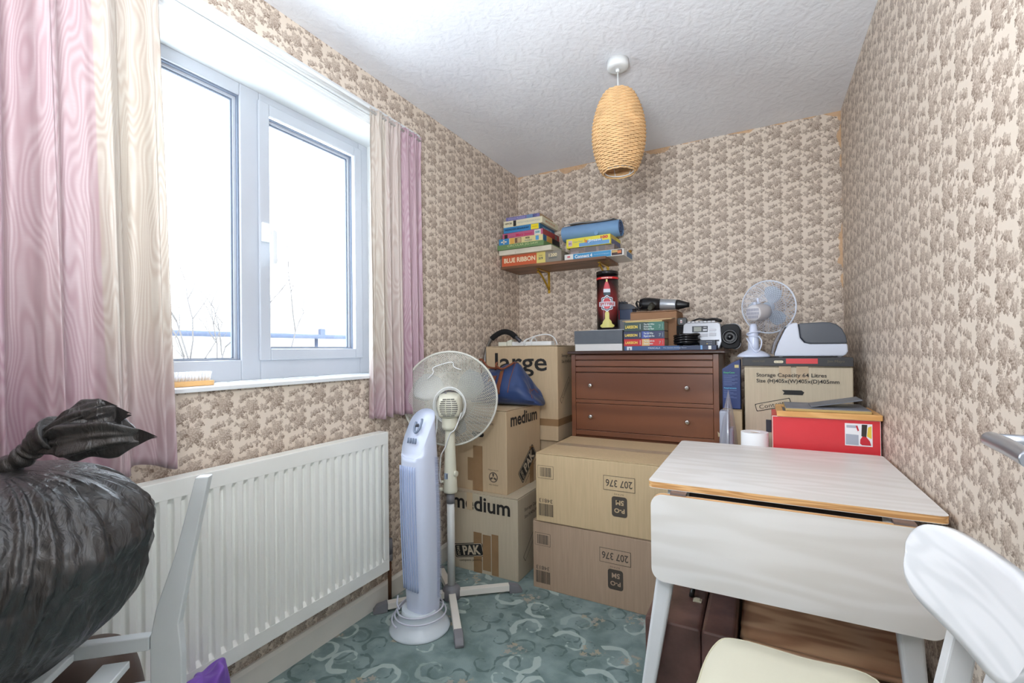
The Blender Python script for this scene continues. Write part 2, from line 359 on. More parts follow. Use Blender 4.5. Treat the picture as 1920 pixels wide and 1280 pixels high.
def woodmat(name, c1, c2, rough=.45, scale=(1, 12, 12), dist=2.5, wave=4., coat=0.):
    if name in MATS: return MATS[name]
    m, N, L, b = nt(name)
    tcn = N.new('ShaderNodeTexCoord'); mp = N.new('ShaderNodeMapping'); mp.inputs['Scale'].default_value = scale; L.new(tcn.outputs['Object'], mp.inputs[0])
    n = N.new('ShaderNodeTexNoise'); n.inputs['Scale'].default_value = wave; n.inputs['Detail'].default_value = 6; n.inputs['Distortion'].default_value = dist*.3
    L.new(mp.outputs[0], n.inputs['Vector'])
    w = N.new('ShaderNodeTexNoise'); w.inputs['Scale'].default_value = wave*.4; w.inputs['Detail'].default_value = 1; L.new(mp.outputs[0], w.inputs['Vector'])
    rings = math_node(N, L, 'MULTIPLY_ADD', math_node(N, L, 'SINE', math_node(N, L, 'MULTIPLY', w.outputs['Fac'], 34.)), .5, .5)
    f = math_node(N, L, 'MULTIPLY_ADD', rings, .45, math_node(N, L, 'MULTIPLY', n.outputs['Fac'], .55))
    L.new(mixc(N, L, sstep(N, L, f, .2, .8), lin(c1), lin(c2)), b.inputs['Base Color'])
    b.inputs['Roughness'].default_value = rough; b.inputs['Coat Weight'].default_value = coat; b.inputs['Coat Roughness'].default_value = .2
    MATS[name] = m
    return m
def binbag_mat():
    m, N, L, b = nt('black_polythene')
    b.inputs['Base Color'].default_value = (.022, .022, .024, 1); b.inputs['Roughness'].default_value = .28; b.inputs['Specular IOR Level'].default_value = .75
    tcn = N.new('ShaderNodeTexCoord'); mp = N.new('ShaderNodeMapping'); mp.inputs['Scale'].default_value = (1, 1, .28); L.new(tcn.outputs['Object'], mp.inputs[0])
    n = N.new('ShaderNodeTexNoise'); n.inputs['Scale'].default_value = 44; n.inputs['Detail'].default_value = 7; n.inputs['Distortion'].default_value = 1.6; L.new(mp.outputs[0], n.inputs['Vector'])
    n2 = N.new('ShaderNodeTexNoise'); n2.inputs['Scale'].default_value = 9; n2.inputs['Detail'].default_value = 3; L.new(tcn.outputs['Object'], n2.inputs['Vector'])
    L.new(mixc(N, L, n2.outputs['Fac'], (.022, .022, .024), (.062, .060, .060)), b.inputs['Base Color'])
    bp = N.new('ShaderNodeBump'); bp.inputs['Strength'].default_value = .6; bp.inputs['Distance'].default_value = .01
    L.new(n.outputs['Fac'], bp.inputs['Height']); L.new(bp.outputs[0], b.inputs['Normal'])
    return m
def clear_mat(name, tint, refl=.08, rough=.1, dens=0., dcol=(.9, .9, .92)):
    """thin clear sheet: mostly see-through with a gloss; dens adds a milky body"""
    m, N, L, b = nt(name)
    N.remove(b)
    t = N.new('ShaderNodeBsdfTransparent'); t.inputs[0].default_value = (*tint, 1)
    g = N.new('ShaderNodeBsdfGlossy'); g.inputs['Roughness'].default_value = rough
    mx = N.new('ShaderNodeMixShader'); mx.inputs[0].default_value = refl; L.new(t.outputs[0], mx.inputs[1]); L.new(g.outputs[0], mx.inputs[2])
    o = mx.outputs[0]
    if dens:
        d = N.new('ShaderNodeBsdfDiffuse'); d.inputs[0].default_value = (*dcol, 1)
        m2 = N.new('ShaderNodeMixShader'); m2.inputs[0].default_value = dens; L.new(o, m2.inputs[1]); L.new(d.outputs[0], m2.inputs[2]); o = m2.outputs[0]
    L.new(o, N['Material Output'].inputs[0])
    return m
def roof_mat():
    m, N, L, b = nt('clay_roof_tiles')
    tcn = N.new('ShaderNodeTexCoord'); br = N.new('ShaderNodeTexBrick'); sx = N.new('ShaderNodeSeparateXYZ'); L.new(tcn.outputs['Object'], sx.inputs[0])
    cb = N.new('ShaderNodeCombineXYZ'); L.new(sx.outputs[1], cb.inputs[0]); L.new(sx.outputs[2], cb.inputs[1]); L.new(cb.outputs[0], br.inputs['Vector'])
    br.inputs['Scale'].default_value = 5; br.inputs['Mortar Size'].default_value = .035; br.inputs['Row Height'].default_value = .3; br.inputs['Brick Width'].default_value = .6
    br.inputs['Color1'].default_value = (.62, .58, .55, 1); br.inputs['Color2'].default_value = (.5, .47, .46, 1); br.inputs['Mortar'].default_value = (.10, .09, .09, 1)
    L.new(br.outputs[0], b.inputs['Base Color']); b.inputs['Roughness'].default_value = .9
    return m
WP_L = wallpaper('floral_wallpaper_left', 1); WP_B = wallpaper('floral_wallpaper_back', 0, True)
CARPET = carpet(); CEIL = ceiling_mat(); MOIRE = moire()
WHITE = mat('white_gloss_paint', (226, 230, 232), .35, var=.03, vs=5)
PLASTER = mat('white_reveal_paint', (228, 232, 232), .6, var=.03, vs=4, bump=.1, bs=60)
UPVC = mat('white_upvc', (184, 189, 197), .25, var=.01)
SEAL = mat('grey_window_seal', (112, 122, 138), .5)
CREAMW = mat('cream_gloss_paint', (226, 223, 215), .4, var=.04, vs=6)
RADW = mat('radiator_enamel', (238, 239, 234), .38, var=.03, vs=5)
GLASS = clear_mat('window_glass', (.98, .99, .99), .05, .0)
CARD = mat('brown_cardboard', (192, 170, 140), .8, var=.05, vs=6, bump=.08, bs=90, stretch=(30, 30, 1.5), spec=.2)
CARD2 = mat('tan_cardboard', (198, 174, 138), .75, var=.06, vs=5, bump=.08, bs=90, stretch=(30, 30, 1.5), spec=.25)
CARD3 = mat('pinkish_cardboard', (176, 152, 130), .8, var=.06, vs=5, bump=.08, bs=90, stretch=(30, 30, 1.5), spec=.2)
CARDG = mat('pale_cardboard', (190, 178, 156), .8, var=.05, vs=5, bump=.08, bs=90, stretch=(30, 30, 1.5), spec=.2)
TAPE = mat('brown_parcel_tape', (150, 120, 88), .22, var=.1, vs=12, bump=.2, bs=40)
CTAPE = mat('clear_parcel_tape', (186, 166, 140), .12, var=.06, vs=14, bump=.5, bs=45)
INK = mat('black_ink', (34, 32, 32), .6)
INKG = mat('faded_black_ink', (74, 66, 58), .7)
MAHOG = woodmat('mahogany_veneer', (104, 62, 42), (122, 76, 52), .34, (.8, 3, 5), 1.2, 2., .25)
MAHOGD = woodmat('dark_mahogany', (52, 30, 24), (74, 44, 34), .3, (1.2, 8, 14), 2.5, 3., .3)
LAMI = woodmat('white_woodgrain_laminate', (218, 215, 210), (228, 226, 223), .38, (1.6, 8, 9), 3., 2.6)
PLYE = woodmat('plywood_edge', (188, 138, 84), (224, 180, 124), .5, (3, 30, 60), 1., 3.)
CHROME = mat('polished_metal', (225, 225, 225), .15, 1.)
STEEL = mat('brushed_steel', (150, 148, 146), .35, 1.)
BRASS = mat('brass', (214, 178, 74), .28, 1.)
FANW = mat('white_fan_plastic', (208, 216, 236), .28, var=.015)
FANV = mat('blueish_fan_vent', (176, 190, 222), .4)
CREAMP = mat('aged_cream_plastic', (216, 214, 196), .38, var=.03, vs=6)
PLW = mat('white_plastic', (224, 226, 226), .35)
GREYP = mat('grey_plastic', (122, 122, 128), .5)
DKGREY = mat('dark_grey_plastic', (66, 70, 80), .35)
BLACKP = mat('black_plastic', (24, 24, 27), .35)
BLACKR = mat('black_rubber', (18, 18, 20), .3)
# ---------------------------------------------------------------- the room
RX, BY, H = 1.916, 2.976, 2.38
WY0, WY1, WZ0, WZ1, FX = .30, 1.683, 1.022, 2.145, -.17
def walls_white(o, test):
    for p in o.data.polygons:
        if test(p): p.material_index = 1
mb = MB()
for a in ((-.3, 0, -1.4, WY0, 0, H), (-.3, 0, WY1, BY+.1, 0, H), (-.3, 0, WY0, WY1, 0, WZ0), (-.3, 0, WY0, WY1, WZ1, H)): mb.box(*a)
o = struct(mb.build('wall_left', [WP_L, PLASTER])); walls_white(o, lambda p: p.normal.x < .9)
o = struct(MB().box(0, RX+.1, BY, BY+.1, 0, H).build('wall_back', WP_B))
o = struct(MB().box(RX, RX+.1, -1.4, BY, 0, H).build('wall_right', WP_L))
mb = MB(); mb.box(0, .98, -.22, -.12, 0, H); mb.box(1.84, RX, -.22, -.12, 0, H); mb.box(.98, 1.84, -.22, -.12, 2.02, H)
struct(mb.build('wall_front', WP_B))
struct(MB().box(0, RX, -1.5, -1.4, 0, H).build('wall_hall', PLASTER))
struct(MB().box(-.3, RX+.1, -1.5, BY+.1, -.1, 0).build('floor', CARPET))
struct(MB().box(-.3, RX+.1, -1.5, BY+.1, H, H+.1).build('ceiling', CEIL))
mb = MB()
mb.prism([(0, 0), (.016, 0), (.016, .078), (.008, .09), (0, .09)], lambda a, b, d: (a, d, b), -.12, BY)
struct(mb.build('baseboard_left', CREAMW))
struct(MB().prism([(0, 0), (.016, 0), (.016, .078), (.008, .09), (0, .09)], lambda a, b, d: (d, BY-a, b), .016, RX-.016).build('baseboard_back', CREAMW))
struct(MB().prism([(0, 0), (.016, 0), (.016, .078), (.008, .09), (0, .09)], lambda a, b, d: (RX-a, d, b), -.12, BY).build('baseboard_right', CREAMW))
# white batten over the window, sill board
mb = MB(); mb.prism([(0, 2.1455), (.012, 2.1455), (.012, 2.158), (.018, 2.162), (.018, 2.170), (.024, 2.172), (.024, 2.176), (.020, 2.180), (.020, 2.222), (.012, 2.236), (0, 2.236)], lambda a, b, d: (a, d, b), -.1, 1.86)
struct(mb.build('trim_1', WHITE))
mb = MB(); mb.box(-.17, 0, WY0, WY1, 1.022, 1.034); mb.box(0, .022, WY0-.03, WY1-.12, 1.020, 1.034)
struct(mb.build('trim_2', WHITE, bevel=.002))
# window: fixed light and opening casement
win = bpy.data.objects.new('window_1', None); COL.objects.link(win); win.location = (FX, .99, 1.034); struct(win)
mb = MB(); y0, y1, z0, z1 = WY0, WY1, 1.034, WZ1; d0, d1 = FX-.06, FX
for a in ((y0, y0+.055, z0, z1), (y1-.057, y1, z0, z1), (y0+.055, 1.046, z0, z0+.078), (y0+.055, 1.046, z1-.046, z1), (1.122, y1-.057, z0, z0+.078), (1.122, y1-.057, z1-.046, z1), (1.046, 1.122, z0, z1)): mb.box(d0, d1, *a)
mb.build('window_frame', UPVC, win, bevel=.004)
def sash(name, a0, a1, b0, b1, w, x1, seal=True):
    mb = MB()
    for q in ((a0, a0+w, b0, b1), (a1-w, a1, b0, b1), (a0+w, a1-w, b0, b0+w), (a0+w, a1-w, b1-w, b1)): mb.box(x1-.011, x1, *q)
    s = mb.build(name, UPVC, win, bevel=.004)
    return s
sash('casement', 1.112, 1.634, 1.108, 2.112, .045, FX+.012)
mb = MB()
def ring(mb, x0, x1, a0, a1, b0, b1, w, m=0, wb=None):
    wb = w if wb is None else wb
    for q in ((a0, a0+w, b0, b1), (a1-w, a1, b0, b1), (a0+w, a1-w, b0, b0+wb), (a0+w, a1-w, b1-w, b1)): mb.box(x0, x1, *q, m=m)
for (a0, a1, b0, b1) in ((.355, 1.046, 1.112, 2.099), (1.157, 1.589, 1.153, 2.067)):
    ring(mb, FX-.034, FX-.008, a0, a1, b0, b1, .005, 0, .003)
    ring(mb, FX-.034, FX-.020, a0+.005, a1-.005, b0+.003, b1-.005, .009, 1, .003)
    ring(mb, FX-.034, FX-.026, a0+.014, a1-.014, b0+.006, b1-.014, .006, 0, .003)
mb.build('glazing_seal', [SEAL, UPVC], win)
mb = MB(); mb.box(FX-.040, FX-.036, .355, 1.046, 1.112, 2.099); mb.build('pane', GLASS, win)
mb = MB(); mb.box(FX-.040, FX-.036, 1.157, 1.589, 1.153, 2.067); mb.build('pane', GLASS, win)
mb = MB(); mb.box(FX+.012, FX+.024, 1.118, 1.146, 1.565, 1.64); mb.prism(rrect(.022, .13, .009), lambda a, b, d: (d, 1.148+a, 1.545+b), FX+.040, FX+.054)
mb.box(FX+.02, FX+.05, 1.128, 1.150, 1.59, 1.612)
mb.build('window_handle', WHITE, win, bevel=.003)
# door standing open against the right wall
dr = bpy.data.objects.new('door_1', None); COL.objects.link(dr); dr.location = (1.85, .06, 0); struct(dr)
mb = MB(); mb.box(1.835, 1.872, .07, .838, .012, 1.99); mb.build('door_leaf', WHITE, dr, bevel=.003)
mb = MB(); mb.box(1.826, 1.835, .752, .790, .94, 1.11, m=0)
mb.cyl((1.832, .771, 1.022), (1.776, .771, 1.022), .008, seg=14)
mb.tube(smooth_path([(1.776, .775, 1.022), (1.772, .72, 1.023), (1.770, .66, 1.020)], 6), [.0095]*13, 12)
mb.build('door_handle', mat('satin_chrome', (186, 190, 198), .3, .9), dr)
# ---------------------------------------------------------------- outside
MIST = mat('pale_render_wall', (236, 236, 234), .9); GUT = mat('dark_gutter', (60, 70, 90), .6); SNOWG = mat('pale_paving', (226, 226, 222), .9)
struct(MB().box(-30, -.35, -12, 30, -.45, -.4).build('ground_outside', SNOWG))
hs = thing('neighbouring_house', 'pale rendered house with a tiled roof seen through the window', 'house', (-8.5, 6, -.4))
mb = MB(); mb.box(-12.5, -8.5, -4, 22, -.4, 1.50); mb.build('house_wall', MIST, hs)
mb = MB(); mb.prism([(-8.25, 1.50), (-10.5, 2.75), (-12.7, 1.50)], lambda a, b, d: (a, d, b), -4.2, 22.2); mb.build('roof', roof_mat(), hs)
mb = MB(); mb.cyl((-8.18, -4.2, 1.53), (-8.18, 22.2, 1.53), .06, seg=10); mb.build('gutter', GUT, hs)
mb = MB(); mb.cyl((-8.38, 8.02, -.4), (-8.38, 8.02, 1.55), .045, seg=10); mb.box(-8.22, -8.13, 7.95, 8.09, 1.48, 1.72); mb.build('downpipe', GUT, hs)
BARK = mat('grey_bark', (92, 88, 86), .9)
random.seed(5)
def shrub(label, loc, h, n):
    t = thing('bare_tree', label, 'tree', loc); mb = MB()
    def br(p, d, l, r, k):
        pts = [p]; q = V(p)
        for i in range(4):
            d = (d + V((random.uniform(-.25, .25), random.uniform(-.25, .25), random.uniform(-.05, .2)))).normalized(); q = q + d*l/4; pts.append(q.copy())
        mb.tube(pts, [r, r*.85, r*.7, r*.55, r*.4], 5)
        if k:
            for j in range(3):
                br(pts[2+j % 3], (d + V((random.uniform(-.8, .8), random.uniform(-.8, .8), random.uniform(0, .5)))).normalized(), l*.55, r*.5, k-1)
    for i in range(n):
        br(V(loc)+V((0, random.uniform(-.1, .1), 0)), V((random.uniform(-.2, .2), random.uniform(-.35, .35), 1)).normalized(), h, .022, 2)
    mb.build('branches', BARK, t)
shrub('thin bare tree outside the left pane, nearest the curtain', (-4.2, 2.72, -.4), 1.7, 3)
shrub('thin bare tree outside the left pane, nearest the centre mullion', (-4.2, 3.35, -.4), 2.0, 3)
# ---------------------------------------------------------------- curtains
def curtain(name, label, y0, y1, yb0, yb1, zt, zb, x, folds, seed, fade, flare=1., band=.09, amp=.035):
    """hangs from zt to zb; y0..y1 at the top, yb0..yb1 at the hem; fade(u) 0 pink .. 1 cream, bleached and with window light painted in"""
    random.seed(seed); ph = [random.uniform(0, 6.28) for _ in range(6)]; jit = [random.uniform(.6, 1.35) for _ in range(40)]
    nu, nv = 260, 60
    mb = MB()
    def prof(u, v):
        a = amp*(.45+.55*v*flare) if v > .06 else amp*.35
        k = u*folds; w = math.sin(2*PI*k+ph[0]+.5*math.sin(2*PI*u*2.3+ph[1])+.35*v*math.sin(7*u+ph[3]))
        w = math.copysign(abs(w)**.6, w)
        return a*jit[int(k) % 40]*w + .012*math.sin(2*PI*u*folds*2.3+ph[2]+v*2)*v
    def fn(u, v):
        ya, yb = y0+(y1-y0)*u, yb0+(yb1-yb0)*u
        s = v**.8; y = ya+(yb-ya)*s
        fine = .006*math.sin(2*PI*u*folds*3.1)*(1-min(1, v/.09)) if v < .09 else 0
        y += .25*amp*math.cos(2*PI*u*folds+ph[0])*v
        return (x+prof(u, v)+fine, y, zt+(zb-zt)*v + .006*math.sin(2*PI*u*folds+ph[4])*(v > .98))
    mb.grid(fn, nu, nv, uv=True)
    lay = mb.bm.loops.layers.uv.verify()
    L = abs(y1-y0)*1.8; Hh = zt-zb
    for f in mb.bm.faces:
        for l in f.loops: l[lay].uv = (l[lay].uv[0]*L, (1-l[lay].uv[1])*Hh)
    o = mb.build(name, MOIRE, fixn=False, solid=.0015)
    at = o.data.attributes.new('fade', 'FLOAT', 'POINT')
    for j in range(nv+1):
        for i in range(nu+1): at.data[j*(nu+1)+i].value = fade(i/nu, j/nv)
    return tag(o, label, 'curtain')
cl = curtain('curtain', 'long pink moire curtain with cream stripes, bleached and painted as if backlit, hanging left of the window', -.08, .645, -.08, .682, 2.20, .835, .105, 7.2, 3,
             lambda u, v: (.95 if u > .80 else .35 if u > .60 else .55 if .5 < u < .53 else .12)*(1-.75*max(0, (v-.72)/.28)))
cr_ = curtain('curtain', 'pink and cream moire curtain hanging right of the window behind the fans', 1.492, 1.835, 1.492, 1.83, 2.205, .845, .042, 5.6, 9,
              lambda u, v: (.95 if u < .28 else .75 if u < .55 else .08)*(1-.8*max(0, (v-.78)/.22)), amp=.016)
mb = MB(); mb.box(.0245, .036, -.08, 1.83, 2.178, 2.198); mb.cyl((.040, -.08, 2.188), (.040, 1.835, 2.188), .006, seg=10)
tag(mb.build('curtain_rail', PLW), 'white plastic curtain rail running along the batten above the window', 'curtain rail')
# ---------------------------------------------------------------- radiator
rad = thing('radiator', 'white ribbed panel radiator on the wall under the window', 'radiator', (.06, .9, .18))
ya, yb, za, zb = .12, 1.54, .18, .786
mb = MB(); pitch = .0355; n = int((yb-ya-.05)/pitch); prof = [(0, ya)]
mb.box(.03, .085, ya, yb, zb-.052, zb); mb.box(.03, .085, ya, yb, za, za+.050); mb.box(.03, .085, ya, ya+.03, za+.05, zb-.052); mb.box(.03, .085, yb-.028, yb, za+.05, zb-.052); mb.box(.03, .06, ya+.03, yb-.028, za+.05, zb-.052)
ys = []
y = ya+.03
while y < yb-.03:
    ys += [(y, .072), (y+.010, .072), (y+.014, .0845), (y+.0305, .0845)]; y += .0355
pts = [(a, b) for a, b in ys if a < yb-.028]
zlo, zhi = za+.048, zb-.05
rows = []
for z, f in ((zlo, 0), (zlo+.016, 1), (zhi-.016, 1), (zhi, 0)):
    rows.append([mb.bm.verts.new((.0845 if not f else b, a, z)) for a, b in pts])
for A, B in zip(rows, rows[1:]):
    for i in range(len(A)-1): mb._f([A[i], A[i+1], B[i+1], B[i]], 0)
mb.build('radiator_panel', RADW, rad, bevel=.003, fixn=True)
for y in (.4, 1.3): MB().box(.001, .0295, y-.02, y+.02, .25, .72).build('bracket', RADW, rad)
mb = MB(); mb.cyl((.055, 1.54, .215), (.055, 1.565, .215), .010); mb.cyl((.055, 1.572, .205), (.055, 1.572, .235), .014); mb.cyl((.055, 1.572, .235), (.055, 1.572, .30), .015, .013)
mb.build('valve', GREYP, rad)
mb = MB(); mb.tube([(.055, 1.572, .205), (.055, 1.572, .0)], .008, 10); mb.build('copper_pipe', mat('worn_copper', (104, 72, 52), .45, .7), rad)
# ---------------------------------------------------------------- cartons
def carton(name, label, P, c, sz, rz=0., m=CARD, group=None, top='closed', tapes=()):
    """P: base corner-centre; c: (cx, cy, z0); sz: (w, d, h). Local frame: x right, y away, z up, origin at the base centre"""
    t = thing(name, label, 'box', c, rz, group); w, d, h = sz
    mb = MB(); wt = .004
    mb.prism(rrect(w, d, .005, 3), lambda a, b, e: (a, b, e), 0, h-.0045)
    mb.build('carton_body', m, t, world=False, bevel=.0025)
    # two outer flaps meeting on top
    for s in (-1, 1):
        mb = MB()
        def fl(u, v, s=s):
            y = s*(.0012+(d/2-.003)*(1-u)); sag = -.0015*math.sin(PI*v)*(u) + .001*math.sin(9*v+s)
            return (-w/2+.002+(w-.004)*v, y, h-.0008+sag*.4)
        mb.grid(fl, 6, 14, smooth=False)
        mb.build('flap', m, t, world=False, solid=.003)
    return t
def tape(t, pieces, m=TAPE):
    """thin adhesive strips: each (x0,x1,y0,y1,z0,z1) in the carton's own frame"""
    for q in pieces: MB().box(*q).build('tape', m, t, world=False)
F = .0012
# lower and upper medium cartons
b1 = carton('cardboard_box', "grey-brown cardboard box marked medium on its left face, at the bottom of the left stack", 0, (.268, 2.2205, 0), (.405, .405, .405), 0, CARDG)
mb = MB(); y = -.2025-F
mb.text('medium', (-.012, y, .352), .345, .078, m=0, bold=.022)
mb.build('printed_word', INK, b1, world=False)
def pak(t, cx, y, cz, ang, s=1., X=(1, 0, 0), comp=True):
    X = V(X); Z = V((0, 0, 1)); xd = X*math.cos(ang)+Z*math.sin(ang); ud = -X*math.sin(ang)+Z*math.cos(ang); c = X*cx+V(y)+Z*cz
    nrm = xd.cross(ud)
    mb = MB()
    for k, (w, h, e, m) in enumerate(((.19, .075, 0, 0), (.182, .067, .0003, 1), (.176, .061, .0006, 0))):
        mb.prism(rrect(w*s, h*s, .01*s, 3), lambda a, b, d: c+xd*a+ud*b+nrm*d, e, e+.0004, m)
    mb.text('PAK', c+xd*.018*s+nrm*.0013, .115*s, .05*s, xd, ud, 1, bold=.035)
    mb.text('STORE', c-xd*.068*s+nrm*.0013, .05*s, .017*s, ud, -xd, 1, bold=.02)
    if comp: mb.text('complete packing', c-ud*.054*s+nrm*.0006, .15*s, .016*s, xd, ud, 2)
    mb.build('printed_badge', [INK, CARDG, INKG], t, world=False)
pak(b1, -.085, (0, y, 0), .105, math.radians(12), .95)
tape(b1, [(-.055, -.006, y-.0006, y, .0, .205), (.0, .048, y-.0009, y-.0003, .02, .20), (.053, .092, y-.0006, y, .005, .21)])
tape(b1, [(-.094, -.058, y-.0026, y-.0020, .315, .404)], mat('loose_pale_tape', (190, 168, 136), .4))
x = .2025+F
mb = MB()
mb.text('Storage Capacity 64 Litres', (x, .02, .33), .30, .022, (0, 1, 0), m=0, bold=.01); mb.text('Size (H)405x(W)405x(D)405mm', (x, .02, .295), .30, .022, (0, 1, 0), m=0, bold=.01)
a = math.radians(38)
for (w, h, e, m) in ((.20, .036, 0, 0), (.194, .030, .0004, 1)):
    mb.prism(rrect(w, h, .004, 2), lambda p, q, d: (x+d, -.06+p*math.cos(a)-q*math.sin(a), .15+p*math.sin(a)+q*math.cos(a)), e, e+.0004, m)
mb.build('printed_text', [INKG, CARDG], b1, world=False)
b2 = carton('cardboard_box', "brown cardboard box marked medium on its right face, under the blue holdall", 0, (.397-.190, 2.053+.190+.004, .4055), (.385, .385, .425), math.radians(-1.5), CARD)
x = .1925+F; y = -.1925-F
mb = MB(); mb.text('medium', (x, .0, .372), .30, .070, (0, 1, 0), m=0, bold=.028); mb.build('printed_word', INK, b2, world=False)
pak(b2, .03, (x, 0, 0), .115, math.radians(38), 1.1, (0, 1, 0))
tape(b2, [(x, x+.0008, .055, .10, .0, .20)])
mb = MB(); mb.text('Storage Capacity 64 Litres', (-.02, y, .385), .27, .020, m=0, bold=.01); mb.text('Size (H)405x(W)405x(D)405mm', (-.02, y, .352), .27, .020, m=0, bold=.01)
mb.lathe([(.026, 0), (.026, .0006)], (.113, y, .082), 28, 0, M=Matrix.Rotation(PI/2, 3, 'X')); mb.lathe([(.0215, .0006), (.0215, .0010)], (.113, y, .082), 28, 1, M=Matrix.Rotation(PI/2, 3, 'X'))
for k in range(3):
    q = 2*PI*k/3+PI/2
    P0 = [(.004, -.004), (.016, -.0045), (.016, -.009), (.0215, 0), (.016, .009), (.016, .0045), (.004, .004)]
    mb.prism([(a*math.cos(q)-b*math.sin(q), a*math.sin(q)+b*math.cos(q)) for a, b in P0], lambda a, b, d: (.113+a, y-.0011-d, .082+b), 0, .0003, 0)
mb.text('Please recycle', (.113, y, .118), .06, .009, m=0); mb.text('when finished', (.113, y, .044), .055, .008, m=0)
mb.prism(rrect(.12, .032, .004, 2), lambda a, b, d: (-.06+a*.97-b*.2, y-d, .27+b*.97+a*.2), 0, .0003, 0); mb.prism(rrect(.114, .027, .004, 2), lambda a, b, d: (-.06+a*.97-b*.2, y-d, .27+b*.97+a*.2), .0003, .0006, 1)
mb.text('Contents', (-.06, y-.0008, .27), .085, .016, (.97, 0, .2), (-.2, 0, .97), 0)
mb.build('printed_text', [INKG, CARD], b2, world=False)
tape(b2, [(-.01, .048, y-.0008, y, .0, .235), (-.045, -.005, y-.0014, y-.0008, .0, .17)])
tape(b2, [(-.052, -.014, y-.0022, y-.0016, .0, .05)], mat('loose_pale_tape', (190, 168, 136), .4))
mb = MB(); mb.prism(rrect(.075, .026, .0128, 8), lambda a, b, d: (.02+a, y-d, .295+b), 0, .0006, 0); mb.build('hand_hole', BLACKR, b2, world=False)
# the large box and what it stands on
bs = carton('cardboard_box', "plain brown cardboard box on the floor in the far left corner, under the large box", 0, (.27, 2.695, 0), (.44, .44, .615), 0, CARD)
b3 = carton('cardboard_box', "tall brown cardboard box marked large, behind the blue holdall beside the chest of drawers", 0, (.272, 2.68, .616), (.476, .46, .545), 0, CARD)
x = .238+F; y = -.23-F
mb = MB(); mb.text('large', (.0, y, .435), .345, .14, m=0, bold=.012); mb.build('printed_word', INK, b3, world=False)
mb = MB(); mb.text('Storage Capacity', (x, -.06, .485), .22, .024, (0, 1, 0), m=0, bold=.01); mb.text('Size (H)485x(W)455', (x, -.06, .45), .22, .024, (0, 1, 0), m=0, bold=.01)
a = math.radians(42)
for (w, h, e, m) in ((.19, .034, 0, 0), (.184, .028, .0004, 1)):
    mb.prism(rrect(w, h, .004, 2), lambda p, q, d: (x+d, -.12+p*math.cos(a)-q*math.sin(a), .285+p*math.sin(a)+q*math.cos(a)), e, e+.0004, m)
mb.text('Contents', (x+.001, -.12, .285), .13, .016, (0, math.cos(a), math.sin(a)), (0, -math.sin(a), math.cos(a)), 0)
mb.build('printed_text', [INKG, CARD], b3, world=False)
tape(b3, [(x-.003, x, -.231, .2, .085, .125), (.1, x-.003, y-.0004, y+.0004, .085, .125)])
# the two wide mail-order cartons
def wide(label, c, rz, m, dents):
    t = carton('wide_cardboard_box', label, 0, c, (.755, .475, .322), rz, m, 'wide cartons in front of the chest')
    y = -.2375-F; w = .3775
    mb = MB()
    ox = -.0
    mb.prism([(-.09, -.032), (.05, -.032), (.05, .032), (-.09, .032)], lambda a, b, d: (a+.045+ox, y-d, .223+b), 0, .0003, 0)
    mb.prism([(-.088, -.030), (.048, -.030), (.048, .030), (-.088, .030)], lambda a, b, d: (a+.045+ox, y-d, .223+b), .0003, .0006, 1)
    mb.text('207 376', (.025+ox, y-.0008, .223), .118, .032, (-1, 0, 0), (0, 0, -1), 0, bold=.012)
    mb.prism(rrect(.068, .088, .012, 4), lambda a, b, d: (.026+ox+a, y-d, .123+b), 0, .0004, 0)
    mb.text('P-O', (.026+ox, y-.0007, .106), .046, .020, (-1, 0, 0), (0, 0, -1), 1, bold=.03); mb.text('5M', (.028+ox, y-.0007, .141), .036, .022, (-1, 0, 0), (0, 0, -1), 1, bold=.03)
    mb.text('KLT M 010', (.024+ox, y-.0004, .177), .042, .006, (-1, 0, 0), (0, 0, -1), 0)
    random.seed(4)
    mb.prism([(-w+.012, .205), (-w+.092, .205), (-w+.092, .265), (-w+.012, .265)], lambda a, b, d: (a, y-d, b), 0, .0003, 0)
    mb.prism([(-w+.0135, .2065), (-w+.0905, .2065), (-w+.0905, .2635), (-w+.0135, .2635)], lambda a, b, d: (a, y-d, b), .0003, .0006, 1)
    def bars(x0, x1, z0, z1):
        q = x0
        while q < x1:
            wd = random.choice((.0015, .002, .0035)); mb.box(q, q+wd, y-.0011, y-.0007, z0, z1, m=0); q += wd+random.choice((.0015, .002, .003))
    bars(-w+.024, -w+.080, .213, .257); bars(-w+.016, -w+.088, .028, .085)
    mb.text('34813', (-w+.052, y-.0004, .100), .068, .018, (-1, 0, 0), (0, 0, -1), 0)
    mb.build('printed_text', [INKG, m], t, world=False)
    tape(t, [(-.372, .372, -.025, .035, .3225, .3232)], CTAPE)
    return t
wide('lower of the two wide cardboard boxes printed 207 376, on the carpet', (.553+.3775, 2.016+.2375, 0), math.radians(-.6), CARD3, 1)
w2 = wide('upper of the two wide cardboard boxes printed 207 376, below the drawers', (.573+.3775, 2.012+.2375, .324), 0, CARD2, 0)
